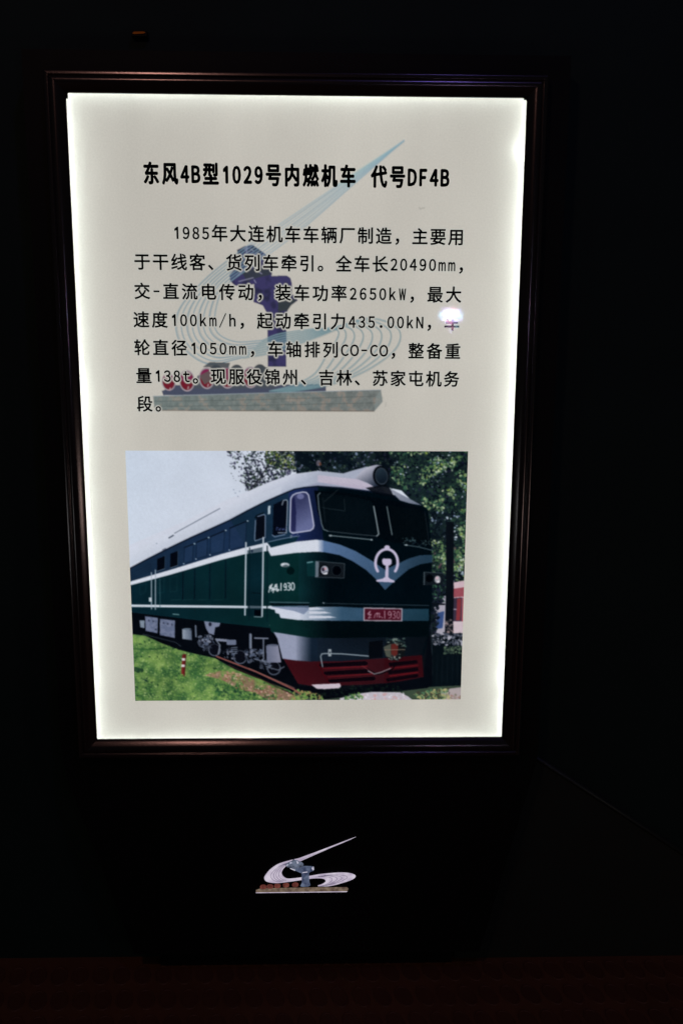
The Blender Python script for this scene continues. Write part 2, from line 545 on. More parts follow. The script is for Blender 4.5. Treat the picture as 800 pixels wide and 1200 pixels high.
m_ink, nt, out = new_mat('black_ink')
dn = nt.nodes.new('ShaderNodeBsdfDiffuse'); dn.inputs[0].default_value = (.004, .005, .007, 1)
gloss_over(nt, out, dn)
LINES = [
    ('heading', '东风4B型1029号内燃机车  代号DF4B', (-193.0, 348.0), (194.5, 346.1), 29.2, .72, .59, 1.12, 20.6, 8.6, .34),
    ('text_line', '1985年大连机车车辆厂制造，主要用', (-162.1, 273.2), (211.4, 270.2), 22.6, .98, .53, .48, 15.0, 7.9, .5),
    ('text_line', '于干线客、货列车牵引。全车长20490mm，', (-208.8, 235.5), (225.2, 233.9), 22.6, .98, .53, .48, 15.0, 7.9, .5),
    ('text_line', '交-直流电传动，装车功率2650kW，最大', (-210.2, 197.2), (210.0, 194.9), 22.6, .98, .53, .48, 15.0, 7.9, .5),
    ('text_line', '速度100km/h，起动牵引力435.00kN，车', (-212.7, 159.7), (208.7, 157.8), 22.6, .98, .53, .48, 15.0, 7.9, .5),
    ('text_line', '轮直径1050mm，车轴排列CO-CO，整备重', (-212.9, 122.6), (210.9, 119.3), 22.6, .98, .53, .48, 15.0, 7.9, .5),
    ('text_line', '量138t。现服役锦州、吉林、苏家屯机务', (-211.9, 84.7), (210.2, 81.7), 22.6, .98, .53, .48, 15.0, 7.9, .5),
    ('text_line', '段。', (-212.1, 46.3), (-186.9, 45.8), 22.6, .98, .53, .48, 15.0, 7.9, .5)]
text_shapes = []
for nm, s, a, b, em, sq, hw, off, lh, lw, bk in LINES:
    tv, tf = lay_text(s, a, b, em, sq, hw, lh, lw, bk)
    text_shapes.append((nm, tv, tf))
    pydata(nm, *bold(tv, tf, off, -.0012), m_ink, sign)
bpy.data.objects.remove(fo)

# ------------------------------------------------------------------ sculpture printed behind the words
B = Canvas(-232, 8, 262, 396, 0.46)
B.im[:] = 1.0
PAPER = np.array([191, 188, 181.])


def tint(c, k=1.0):                           # ink value that shows as c over the paper
    return np.clip(rgb(c) / rgb(PAPER), 0, 1) * k + (1 - k)


STATUE = Q("-81.9,251.3 -71.5,256.3 -61.2,258.0 -52.2,252.0 -44.3,246.6 -38.6,237.2 -35.3,224.5 -36.0,217.7 -25.0,218.4 -15.8,218.5 -10.7,215.2 -9.0,208.5 -9.1,195.0 -1.0,186.1 -10.3,179.3 -15.0,172.5 -17.9,163.4 -16.8,147.5 -17.1,97.6 -42.4,97.5 -42.3,147.4 -42.8,168.9 -48.5,179.1 -61.1,183.5 -60.9,195.8 -59.6,207.0 -73.5,203.6 -86.1,205.1 -91.7,211.3 -92.7,219.1 -86.9,224.7 -83.3,233.6 -78.6,240.3 -80.8,245.8")
tealA, tealB = (120, 154, 172), (140, 168, 180)
deck = Q("-188.1,63.9 -170.3,72.1 -59.1,71.4 -6.2,73.9 37.3,74.1 37.3,64.7 -23.9,61.0 -185.9,58.1")
B.poly(deck, tint((70, 76, 96)))
B.poly(Q("-145.9,67.5 -138.4,85.0 -117.2,94.3 -68.2,89.9 -49.4,96.9 -35.5,85.4 -33.3,68.0"), tint((72, 78, 88)), .95)
B.ell((-47.2, 84.2), 10, 13, tint((70, 78, 84)))
nz = B.noise(9, 4, 3)
B.poly(STATUE, tint((58, 55, 96)))
B.poly(STATUE, tint((36, 38, 60)), .8, np.clip((nz - .48) * 4, 0, 1))
B.poly(Q("-75.5,221.4 -57.1,229.3 -43.3,228.3 -36.5,219.5 -57.2,214.9 -68.8,210.3"), tint((52, 58, 66)), .9)
B.poly(Q("-27.6,185.9 -11.4,188.3 -2.2,186.1 -10.3,179.3 -15.0,172.5 -27.7,171.3"), tint((52, 60, 62)), .9)
for p in ("-89.4,211.3 -75.5,223.7 -63.9,233.7", "-80.3,210.3 -60.7,215.4", "-59.6,212.6 -57.3,208.7", "-52.5,222.7 -49.1,220.5", "-71.6,251.4 -68.1,254.7 -69.4,248.1", "-63.6,252.5 -60.2,250.3"):
    B.line(Q(p), .8, tint((150, 150, 190)), .9)
NS = 8
for i in range(NS):                           # steel ribbons
    t = i / (NS - 1)
    e = 1 - t
    up = px_to_mm(f"473,165 {405+4*t},{211+10*t} {338+12*t},{256+16*t} {283+14*t},{293+18*t}")
    lf = px_to_mm(f"{283+14*t},{293+18*t} {240+24*t},{328+8*t} {209+44*t},{366-2*t} {212+42*t},{402-14*t} {243+32*t},{426-26*t} {285+22*t},{419-20*t}")
    rt = px_to_mm(f"{285+22*t},{419-20*t} {322+6*t},{412-21*t} {376-6*t},{393-8*t} {428-34*t},{373+13*t} {465-70*t},{384+12*t} {464-80*t},{407+6*t} {432-64*t},{432+6*t} {388-48*t},{450+2*t} {338-22*t},{459-1*t}")
    c = tint(tealA if i % 2 else tealB)
    B.line(spline(up, 10), 1.15, c, .8)
    if i % 3 == 0: B.line(spline(up, 10) + np.array([.4, -1.4]), .5, tint((104, 136, 156)), .5)
    B.line(spline(lf, 10), 1.35, tint((112, 146, 162)), .9)
    if i % 2 == 0: B.line(spline(lf, 10) + np.array([1.6, .8]), .7, tint((88, 118, 134)), .6)
    B.line(spline(rt, 10), 1.6, tint((116, 146, 156)), .85)
    B.line(spline(rt, 10) + np.array([.6, -1.5]), .7, tint((92, 124, 132)), .55)
B.poly(Q("139.2,391.5 60.7,343.8 48.3,333.0 61.9,335.2 102.4,364.6"), tint((150, 180, 194)), .3)
pts = [(-178.1, 76.1), (-153.2, 78.0), (-126.0, 81.5), (-97.9, 82.2), (-66.3, 82.9)]
for k, c in enumerate(pts):
    if k > 1: B.ell((c[0] + 13, c[1] + 4), 10.5, 14, tint((66, 72, 78)))
    rx, ry = (10.6, 14.5) if k else (9.4, 11.5)
    B.ell(c, rx, ry, tint((108, 28, 44))); B.ell(c, rx, ry, tint((160, 156, 166)), .9, 0, .88)
    B.ell((c[0] - 1, c[1] + 5), rx * .75, ry * .5, tint((126, 40, 92)), .55)
    B.line([(c[0] + 2, c[1] - 8), (c[0] + 1, c[1] - 11)], 1.2, tint((190, 160, 165)), .8)
B.poly(Q("-136.1,85.0 -121.9,92.0 -119.9,78.1 -129.4,73.4"), tint((92, 84, 84)), .9)
B.poly(Q("-131.2,96.6 -121.7,103.5 -93.7,102.5 -96.2,95.5"), tint((58, 66, 74)), .9)
PLINTH = Q("-200.0,56.9 112.9,66.8 115.4,50.4 103.7,36.8 -198.3,37.0")
stone = B.grad((-200.2, 49.9), (98, 112, 112), (113.1, 50.9), (98, 106, 106))
st2 = B.noise(7, 8, 4)[..., None]
stone = stone + (st2 - .5) * 60 + np.where(st2 > .58, np.array([10., -4, -10]), 0)
B.poly(PLINTH, np.clip(rgb(np.clip(stone + 8, 0, 255)) / rgb(PAPER), 0, 1), .93)
for r_ in range(1, 3):
    B.line(px_to_mm(f"181,{464+r_*6} 300,{461.5+r_*6.6} 439,{456.5+r_*7.6}"), .7, tint((74, 82, 80)), .8)
    for k in range(30):
        B.line(px_to_mm(f"{183+k*9+r_*4},{458.5+r_*6.4} {182+k*9+r_*4},{463.6+r_*6.4}"), .6, tint((80, 86, 82)), .5)
B.line(Q("-198.3,37.6 -59.5,37.4 103.7,37.4"), 1.2, tint((96, 82, 70)), .8)
B.line(Q("-200.0,56.9 112.9,66.8"), .9, tint((150, 162, 172)), .8)
B.poly(Q("112.9,66.8 115.4,50.4 103.7,36.8 105.9,57.9"), tint((130, 140, 140)), .6)
B.line(Q("160.7,307.5 162.4,305.1 164.1,306.6 168.1,307.1"), .8, tint((120, 118, 112)), .7)
B.blur(4)
# pale outline round the words
halo = np.zeros((B.h, B.w))
for nm, tv, tf in text_shapes:
    if nm == 'heading': continue
    tv = np.array(tv)
    for q in tf:
        bx, m = B.mask_poly(tv[q])
        if m.size: halo[bx[1]:bx[3], bx[0]:bx[2]] = np.maximum(halo[bx[1]:bx[3], bx[0]:bx[2]], m)
rad = int(2.0 / B.res); grown = halo.copy()
for dy in range(-rad, rad + 1):
    for dx_ in range(-rad, rad + 1):
        if dx_ * dx_ + dy * dy <= rad * rad + 1:
            grown = np.maximum(grown, np.roll(np.roll(halo, dy, 0), dx_, 1))
soft = grown[..., None].repeat(3, 2)
keep = B.im.copy(); B.im = soft; B.blur(5); soft = np.clip(B.im * 1.15, 0, 1); B.im = keep
B.im = B.im * (1 - soft) + np.array([.955, .99, 1.0]) * soft
B.mesh('sculpture_print', -.0006, clear_ink('watermark_ink', 'ink'), sign, B.half())

# ------------------------------------------------------------------ locomotive photograph
A = Canvas(-241.5, -386.5, 236.5, -18.7, 0.42)
A.im[:] = A.grad((-240, -20), (192, 204, 220), (-60, -190), (206, 214, 228))
A.poly(Q("-259.5,-257.6 -8.0,-274.9 159.4,-275.4 259.0,-275.6 263.1,-400.7 -265.2,-398.0"), (14, 20, 25))
n1, n2, n3 = A.noise(22, 1, 4), A.noise(8, 2, 3), A.noise(3.2, 3, 2)
dark = [(14, 24, 32), (22, 34, 36), (10, 18, 26), (30, 34, 52)]
green = [(72, 102, 68), (98, 124, 84), (50, 84, 66), (126, 146, 106), (36, 68, 58)]
pale = [(160, 176, 196), (190, 200, 214), (120, 136, 164)]
T1 = Q("-103.0,-16.0 1.7,-15.7 1.5,-46.9 -12.9,-51.8 -39.3,-63.9 -61.0,-74.9 -73.0,-78.5 -81.2,-66.4 -96.6,-56.7 -101.1,-42.3 -98.5,-32.7")
A.leaves(T1, [(30, 40, 46), (44, 46, 64), (22, 30, 40), (50, 70, 56), (60, 60, 86), (26, 34, 44)], 2600, .6, 2.2, np.clip((n1 - .42) * 5, 0.12, 1))
A.leaves(Q("-46.0,-15.8 11.2,-15.7 11.1,-42.1 -24.8,-47.0 -48.5,-32.6"), [(22, 32, 34), (64, 88, 52), (110, 122, 56), (20, 28, 36), (30, 40, 44)], 900, .6, 2.2)
A.line(Q("-71.8,-77.3 -54.8,-56.7 -39.0,-32.6"), 1.4, (34, 36, 44)); A.line(Q("-80.0,-64.0 -60.9,-67.6 -46.3,-51.8"), .9, (44, 44, 56))
T2 = Q("-7.9,-15.7 241.0,-15.2 247.7,-230.6 234.3,-282.0 184.4,-281.9 174.4,-105.2 143.6,-74.6 59.1,-56.5 25.5,-54.2 -3.3,-56.6")
A.poly(T2, (14, 24, 31)); A.poly(T2, (24, 38, 40), 1, (n2 > .5).astype(float))
A.leaves(T2, dark + [(34, 50, 48), (30, 42, 52)], 4200, .8, 3.0)
A.leaves(Q("-7.9,-15.7 121.1,-15.5 121.5,-51.6 59.1,-56.5 -3.3,-56.6"), pale[2:] + [(44, 60, 70), (70, 88, 70), (90, 96, 120)], 260, .7, 2.4, np.clip((n2 - .44) * 5, 0, 1))
A.ell((26.7, -36.1), 3.2, 4.2, (136, 124, 140), .6); A.ell((29.1, -37.3), 1.8, 2.4, (104, 68, 52), .8); A.line(Q("27.9,-43.3 31.5,-50.5"), 1.4, (150, 146, 160), .7)
T3 = Q("125.8,-15.5 241.0,-15.2 245.3,-154.8 231.7,-192.5 188.6,-192.5 184.2,-105.2 155.7,-78.3 128.8,-56.4")
clump = np.clip((A.noise(19, 21, 3) - .46) * 7, 0, 1)
A.leaves(T3, [(36, 58, 50), (44, 68, 54), (30, 48, 48)], 3500, .8, 2.6, np.clip((A.noise(26, 51, 3) - .36) * 5, 0, 1))
A.leaves(T3, green + dark[:1], 7500, .7, 2.7, clump)
A.leaves(T3, [(140, 160, 122), (180, 192, 176), (122, 144, 70), (150, 172, 132), (100, 134, 104), (188, 200, 160)], 4200, .5, 2.3, clump ** 1.5 * np.clip((n2 - .42) * 5, 0, 1))
A.leaves(T3, pale, 900, .5, 1.7, np.clip((A.noise(15, 33, 3) - .54) * 7, 0, 1))
A.leaves(Q("186.6,-105.2 241.0,-92.9 242.3,-217.9 190.7,-230.5"), pale + [(70, 96, 84)], 420, .6, 2.4, np.clip((A.noise(11, 5, 3) - .5) * 6, 0, 1))
A.leaves(Q("187.7,-154.8 240.4,-154.8 238.6,-217.9 190.4,-217.8"), green[:3] + [(90, 70, 76)], 420, .7, 2.6, np.clip((A.noise(9, 6, 3) - .42) * 5, 0, 1))
# red-brick building, blue board, trunk on the right
A.poly(Q("217.3,-209.0 238.2,-205.2 239.2,-321.1 220.3,-321.1"), (196, 174, 184)); A.poly(Q("220.1,-217.9 237.3,-215.3 237.7,-229.3 220.4,-230.6"), (142, 76, 86))
A.poly(Q("218.0,-231.9 234.0,-230.6 233.8,-266.5 218.9,-266.5"), (56, 50, 66)); A.poly(Q("226.6,-232.5 232.8,-231.9 231.9,-265.2 225.7,-265.2"), (124, 54, 60)); A.line(Q("219.6,-248.5 225.8,-248.5"), 1.2, (190, 180, 200))
A.line(Q("235.3,-231.9 235.1,-266.5"), 1.6, (150, 52, 60)); A.poly(Q("220.2,-267.8 235.1,-266.5 235.7,-287.2 219.4,-287.2"), (196, 182, 190))
A.poly(Q("193.2,-230.5 210.4,-228.0 210.6,-284.6 194.4,-284.5"), (160, 158, 172)); A.poly(Q("198.7,-253.6 208.5,-251.0 206.7,-276.8 196.8,-278.1"), (54, 76, 120))
A.leaves(Q("183.0,-217.8 200.3,-217.8 199.5,-288.4 182.0,-288.4"), dark, 320, 1, 4)
A.leaves(Q("182.6,-198.8 209.7,-198.8 208.2,-237.0 185.9,-236.9"), dark + green[2:3], 220, 1, 3.5)
A.poly(Q("207.6,-120.0 218.6,-120.0 221.6,-230.6 222.2,-297.6 209.7,-297.5 210.2,-217.8"), (13, 19, 25))
A.leaves(Q("210.1,-263.9 221.3,-263.9 223.9,-313.2 211.4,-313.2"), [(150, 132, 136), (96, 90, 92), (60, 60, 62)], 150, .7, 2.4)
A.poly(Q("190.7,-284.5 244.3,-284.7 244.4,-371.3 186.3,-371.0"), (10, 19, 24))
A.leaves(Q("191.9,-284.5 240.6,-284.7 241.1,-302.9 192.3,-302.7"), [(120, 126, 140), (70, 76, 90), (170, 170, 184), (20, 28, 34)], 200, .8, 3.2)
A.leaves(Q("209.9,-304.1 236.2,-304.1 236.5,-315.9 210.2,-315.8"), [(86, 104, 84), (50, 66, 58)], 110, .7, 2.2)
A.line(Q("190.3,-269.0 193.4,-347.2"), 1, (40, 52, 58)); A.line(Q("189.7,-240.8 208.3,-240.8"), 2.4, (14, 20, 26))
for k in range(6): A.line(px_to_mm(f"{512+k*6},768 {511+k*6},800"), .7, (20, 30, 36))
# ground
G = Q("-244.6,-283.3 -223.8,-285.9 -198.4,-298.9 -176.5,-308.0 -154.5,-313.9 -123.7,-321.1 -95.5,-338.2 -44.7,-359.4 -8.5,-375.4 60.6,-389.0 262.8,-392.7 262.0,-368.7 148.6,-373.5 110.8,-376.0 60.5,-383.7 35.4,-388.9 -252.5,-392.8")
A.poly(Q("-248.3,-283.2 -8.5,-375.4 261.9,-363.4 262.9,-395.3 -252.5,-392.8"), (56, 70, 58))
gr = np.clip((A.noise(12, 9, 4) - .3) * 2.4, 0, 1)[..., None]
A.poly(Q("-248.3,-283.9 -223.1,-286.8 -198.4,-298.9 -176.5,-308.0 -154.5,-313.9 -123.7,-321.1 -95.5,-338.2 -44.7,-359.4 -8.5,-374.1 -2.3,-394.0 -252.5,-392.8"), np.array([52, 90, 54.]) * (1 - gr) + np.array([120, 150, 84.]) * gr)
GP = Q("-245.9,-285.8 -199.7,-300.1 -156.9,-314.5 -123.7,-323.7 -95.5,-340.8 -44.7,-360.7 -8.5,-376.7 -8.6,-388.7 -242.4,-387.5")
A.leaves(GP, [(140, 176, 96), (106, 148, 70), (166, 190, 120), (78, 118, 58), (120, 160, 84), (190, 200, 140), (86, 122, 62), (100, 140, 68)], 7000, .4, 1.7, None, .5)
A.leaves(GP, [(36, 70, 44), (26, 56, 40), (46, 80, 50)], 1300, .5, 1.9, np.clip((A.noise(10, 14, 3) - .5) * 7, 0, 1), .85)
A.leaves(Q("-127.0,-359.1 -8.5,-370.1 -8.6,-388.7 -127.6,-388.1"), [(30, 58, 44), (44, 84, 52), (60, 104, 58)], 800, .5, 2.2, None, .8)
dirt = Q("-139.2,-347.2 -116.7,-340.7 -95.5,-342.1 -64.6,-355.4 -8.5,-378.1 -14.9,-388.6 -42.5,-388.5 -64.9,-375.1 -94.7,-367.1 -112.0,-355.2")
A.poly(dirt, (150, 114, 100), .75, np.clip((A.noise(12, 43, 3) - .28) * 5, 0, 1))
A.leaves(dirt, [(176, 132, 120), (196, 160, 148), (150, 100, 92), (206, 176, 160), (130, 84, 74), (150, 130, 90)], 1900, .5, 2.0, np.clip((A.noise(9, 41, 3) - .3) * 4, .1, 1), .75)
A.leaves(dirt, [(120, 140, 80), (90, 116, 60)], 130, .8, 2.6, None, .8)
A.line(Q("-243.0,-306.5 -218.4,-307.8 -192.5,-305.3"), 2.2, (46, 84, 48), .8); A.leaves(Q("-246.5,-333.7 -228.1,-336.4 -228.3,-341.6 -246.9,-342.8"), [(34, 62, 44)], 60, 1, 2.6)
A.leaves(Q("-231.1,-350.7 -219.9,-349.5 -220.3,-361.3 -230.2,-361.2"), [(34, 66, 50), (28, 54, 46)], 16, .8, 2)
# dark running gear under the body
A.poly(Q("-244.3,-244.9 -124.9,-263.1 -36.4,-273.6 -19.4,-320.2 -2.2,-363.5 60.5,-370.4 179.6,-352.4 186.9,-281.9 192.8,-321.0 193.7,-364.4 186.3,-368.3 148.5,-372.8 110.8,-374.6 60.5,-382.4 25.3,-386.2 -8.5,-375.4 -27.2,-363.4 -64.6,-351.4 -95.5,-336.9 -123.7,-321.1 -154.5,-313.9 -176.5,-308.0 -198.4,-298.9 -223.1,-286.8 -245.8,-283.3"), (9, 14, 20))
A.leaves(Q("25.3,-363.7 148.4,-364.2 148.6,-376.1 60.5,-383.7 25.3,-383.5"), [(20, 34, 30), (10, 16, 22)], 200, 1, 3)
A.poly(Q("58.0,-383.7 85.6,-376.5 105.7,-373.9 146.1,-374.8 158.8,-381.5 166.5,-388.2 58.0,-387.7"), (188, 184, 194))
A.leaves(Q("60.5,-381.0 148.6,-374.8 161.4,-386.8 60.5,-386.3"), [(196, 150, 150), (220, 216, 226), (180, 170, 180)], 120, .8, 3, None, .7)
A.poly(Q("206.5,-371.1 246.8,-366.0 247.5,-389.9 207.0,-389.7"), (166, 156, 158)); A.leaves(Q("214.3,-379.1 244.6,-377.9 244.9,-387.2 214.5,-387.1"), [(166, 122, 116), (180, 164, 162), (110, 110, 90)], 90, .6, 2.2)
A.leaves(Q("166.3,-376.2 219.1,-368.5 219.6,-388.4 171.5,-388.2"), [(110, 140, 96), (156, 150, 104), (70, 112, 84), (60, 60, 50), (176, 170, 120)], 260, .8, 3)
A.leaves(Q("-8.5,-370.1 25.3,-375.6 35.4,-386.2 -14.9,-387.3"), [(120, 150, 84), (90, 130, 70), (150, 130, 90)], 220, .8, 3); A.leaves(Q("65.5,-379.7 85.6,-375.8 93.3,-385.2 65.6,-386.4"), [(104, 140, 84), (60, 96, 64)], 90, .8, 2.6)
# rails
A.line(Q("-121.2,-318.5 -64.4,-342.2 -8.5,-370.1 0.2,-376.8"), 2.4, (132, 82, 76)); A.line(Q("-104.1,-331.6 -58.3,-352.8 -9.8,-378.0"), 1.2, (60, 34, 36)); A.line(Q("-74.3,-337.0 -8.5,-367.5"), 1, (176, 120, 112), .7)
# boxes, tanks, wheels
gA = [(112, 122, 142), (92, 104, 126), (132, 140, 160), (70, 82, 102)]
A.poly(Q("-230.4,-264.1 -223.1,-264.1 -223.5,-275.6 -229.5,-274.3"), (120, 134, 150))
for p in ("-222.1,-257.7 -203.9,-260.3 -205.3,-283.4 -222.4,-279.5", "-201.2,-261.6 -179.8,-264.2 -180.6,-290.5 -202.0,-286.0"):
    A.poly(Q(p), (112, 122, 148)); A.poly(Q(p), (94, 106, 132), .8, np.clip((n3 - .45) * 6, 0, 1))
for x, y in ((175, 727), (180, 728), (192, 730), (197, 731), (202, 732), (183, 737.5)): A.ell(px_to_mm(f"{x},{y}")[0], 1.1, 1.3, (52, 60, 78))
A.line(Q("-226.2,-284.6 -201.9,-291.1 -179.9,-297.0 -172.7,-302.8"), 1.6, (40, 50, 58), .9)
A.poly(Q("-169.5,-277.1 -156.0,-279.0 -156.4,-293.8 -169.9,-291.8"), A.grad((-169.7, -286.0), (140, 152, 168), (-156.2, -286.1), (84, 96, 114))); A.ell((-162.7, -277.1), 6, 1.4, (96, 110, 126)); A.line(Q("-150.3,-272.0 -150.1,-288.7"), 2, (110, 122, 140))
A.poly(Q("-138.0,-265.0 -114.4,-267.7 -116.5,-273.3 -122.1,-274.6 -124.2,-286.2 -131.5,-283.6 -135.6,-275.9"), (118, 128, 152)); A.ell((-129.4, -270.1), 2.2, 3, (30, 34, 50))
for x, y, r in ((251.6, 761.5, 9), (281.6, 770, 10), (321, 783, 10), (238, 753, 7)):
    A.ell(px_to_mm(f"{x},{y}")[0], r, r * 1.05, (92, 102, 120), .9, 0, .82); A.ell(px_to_mm(f"{x},{y-1}")[0], r * .8, r * .85, (14, 18, 26))
for area, n_ in (("-147.7,-288.7 -130.4,-288.7 -133.4,-310.7 -145.7,-308.1", 70), ("-81.4,-309.6 -54.1,-307.1 -51.8,-327.9 -76.7,-327.8", 90), ("-59.2,-322.7 -41.9,-325.3 -39.5,-338.4 -56.9,-338.4", 50), ("-111.0,-306.9 -98.7,-306.9 -94.0,-322.5 -111.3,-319.9", 36), ("-137.7,-286.1 -122.9,-286.2 -125.8,-304.3 -133.3,-306.8", 30)):
    A.leaves(Q(area), gA + [(60, 68, 82), (30, 36, 46)], n_, .8, 3.4, None, .85)
A.poly(Q("-122.4,-291.3 -105.8,-292.7 -105.9,-296.6 -120.7,-295.2"), (126, 134, 154)); A.poly(Q("-106.4,-293.1 -92.2,-293.4 -92.4,-301.1 -106.0,-301.5"), (104, 114, 136)); A.line(Q("-121.9,-292.6 -115.9,-301.7 -118.6,-314.7"), 1.6, (120, 130, 146))
for k in range(4): A.line(px_to_mm(f"271.5,{759+k*2.3} 278,{758.4+k*2.3}"), 1.3, (110, 122, 142))
A.line(Q("-71.7,-285.7 -71.9,-305.7"), 3.6, A.grad((-73.7, -294.1), (80, 92, 110), (-69.4, -294.1), (150, 160, 178)))
A.line(Q("-65.6,-291.0 -46.5,-291.6"), 2.0, (120, 128, 146)); A.line(Q("-53.0,-291.6 -53.0,-322.7"), 1.8, (110, 120, 138)); A.line(Q("-66.7,-322.6 -48.1,-327.9"), 1.8, (104, 114, 132))
A.poly(Q("-49.1,-302.6 -31.7,-301.3 -27.5,-328.0 -48.7,-328.6"), A.grad((-49.2, -314.9), (104, 112, 134), (-29.3, -315.0), (134, 138, 160))); A.ell((-39.8, -301.9), 8.4, 1.7, (92, 100, 120))
A.line(Q("-49.4,-334.5 -32.0,-339.8 -23.3,-334.6"), 1.6, (96, 104, 120))
# body side: blue-green above, green below, then the dark front
TOPL = "151,667 175,654 200,641 225,629 250,618 270,609 290,598 312,587 335,577 343,573.5 352,571 372,570"
A.poly(Q("-243.4,-188.2 -213.8,-172.0 -183.0,-155.9 -152.5,-141.0 -122.0,-127.5 -97.7,-116.4 -73.4,-102.9 -46.8,-89.5 -19.0,-77.2 -9.4,-73.0 1.4,-69.9 25.5,-68.7 35.2,-154.7 35.3,-284.1 -8.1,-283.9 -41.4,-276.1 -125.0,-266.9 -243.4,-251.9"), A.grad((-242.1, -217.1), (12, 38, 48), (-1.6, -217.5), (12, 45, 46)))
A.poly(Q("-243.4,-188.2 -213.8,-172.0 -183.0,-155.9 -152.5,-141.0 -122.0,-127.5 -97.7,-116.4 -73.4,-102.9 -46.8,-89.5 -19.0,-77.2 -9.4,-73.0 1.4,-69.9 25.5,-68.7 35.2,-147.3 -6.2,-151.0 -76.7,-160.9 -110.8,-170.9 -243.0,-209.5"), A.grad((-241.3, -198.2), (26, 46, 66), (-1.2, -117.6), (32, 52, 84)))
A.poly(Q("-97.7,-116.4 -73.4,-102.9 -19.0,-77.2 1.4,-69.9 1.1,-154.7 -40.2,-154.7 -74.2,-159.7"), (20, 46, 58), .55)
FRONT = Q("-7.0,-72.4 1.4,-69.9 25.5,-67.5 59.1,-69.9 107.4,-75.9 143.7,-83.2 170.6,-93.0 181.7,-102.8 187.7,-154.8 190.7,-230.5 187.0,-288.4 180.2,-318.3 60.3,-328.3 12.9,-326.8 -1.9,-284.0 -1.3,-154.7")
fx = A.grad((-6.2, -167.2), (16, 52, 56), (42.5, -167.2), (6, 16, 22))
A.poly(FRONT, fx)
A.poly(Q("-15.4,-77.2 1.4,-69.9 25.5,-67.5 33.9,-147.3 -6.2,-149.8 -12.2,-137.4"), A.grad((-7.1, -105.3), (30, 44, 84), (37.5, -105.3), (16, 26, 50)))
# roof
ROOF = Q("-244.6,-188.2 -243.3,-154.6 -163.9,-120.1 -106.8,-90.7 -73.0,-76.1 -39.3,-61.5 -6.9,-51.2 25.5,-46.9 44.7,-48.7 61.5,-50.5 73.4,-46.8 95.0,-40.8 104.7,-46.8 114.5,-68.6 123.2,-82.0 107.4,-77.7 59.1,-71.7 25.5,-69.3 1.4,-71.1 -9.4,-74.2 -19.0,-78.5 -46.8,-90.7 -73.4,-104.1 -97.7,-117.6 -122.0,-128.7 -152.5,-142.3 -183.1,-157.1 -213.8,-173.3")
A.poly(ROOF, A.grad((-61.1, -80.9), (194, 203, 219), (114.6, -74.7), (142, 144, 166)))
A.poly(ROOF, A.grad((-39.3, -63.9), (204, 210, 224), (-29.9, -82.1), (166, 176, 194)), .7)
A.poly(Q("-9.4,-74.2 25.5,-63.8 59.1,-63.8 114.6,-72.2 123.2,-82.0 107.4,-77.7 59.1,-71.7 25.5,-69.3 1.4,-71.1"), (140, 146, 172), .5)
A.poly(Q("25.5,-52.9 83.1,-58.9 114.6,-73.5 83.2,-72.3 25.5,-62.6"), (206, 188, 206), .5)
A.poly(Q("-244.6,-188.2 -243.7,-164.5 -164.1,-127.5 -107.0,-98.0 -25.0,-68.8 -25.0,-78.5 -73.4,-101.7 -122.0,-126.2 -183.0,-154.7 -213.7,-170.8"), (200, 208, 222), .45)
A.line(Q("-243.4,-188.6 -213.8,-172.6 -183.1,-156.8 -152.5,-141.9 -122.0,-128.3 -97.7,-117.1 -73.4,-103.8 -46.8,-90.3 -19.0,-78.0 -7.0,-73.1 6.2,-70.7 25.5,-68.9 59.1,-71.1 107.4,-77.1 138.9,-84.4"), 2.0, (16, 26, 42))
A.line(Q("-176.4,-136.1 -152.0,-122.6 -126.4,-108.4 -111.8,-100.5"), .9, (70, 84, 104)); A.line(Q("-184.5,-142.9 -178.3,-139.2"), 1.6, (50, 62, 80)); A.line(Q("-194.0,-160.2 -189.7,-158.1"), 1.2, (70, 80, 98))
for x, y in ((276, 578), (279, 582), (274, 574), (281, 576), (184, 637)): A.ell(px_to_mm(f"{x},{y}")[0], 1, .8, (120, 136, 160), .8)
A.poly(Q("123.0,-69.8 135.2,-75.9 153.5,-85.6 173.0,-96.0 156.0,-93.0 141.4,-88.7"), A.grad((125.4, -71.0), (150, 156, 172), (173.0, -95.4), (96, 106, 124)))
# headlamp on the roof
A.poly(Q("78.3,-57.7 87.8,-46.8 97.4,-40.8 107.0,-38.3 114.2,-38.9 119.0,-41.9 126.4,-56.4 121.7,-66.1 114.6,-69.8 107.3,-71.0 95.2,-63.8"), A.grad((89.0, -44.4), (186, 188, 204), (104.9, -68.6), (44, 54, 70)))
A.ell((114.4, -54.3), 11.4, 14.8, (10, 16, 22), 1, -.15); A.ell((115.1, -54.3), 9.0, 12.2, (60, 72, 82), .9, -.15, .86)
A.ell((115.1, -54.3), 7.8, 10.6, A.grad((111.8, -44.4), (40, 56, 68), (116.9, -63.7), (18, 28, 38)), 1, -.15)
A.poly(Q("92.9,-71.0 121.7,-66.1 126.6,-71.0 134.1,-84.4 107.4,-79.6"), (9, 14, 20), .9)
# windows
wl = (176, 184, 204)


def pane(p, fill, edge, w=1.3):
    q = Q(p); A.poly(q, fill)
    if edge is not None: A.line(q + q[:1], w, edge)


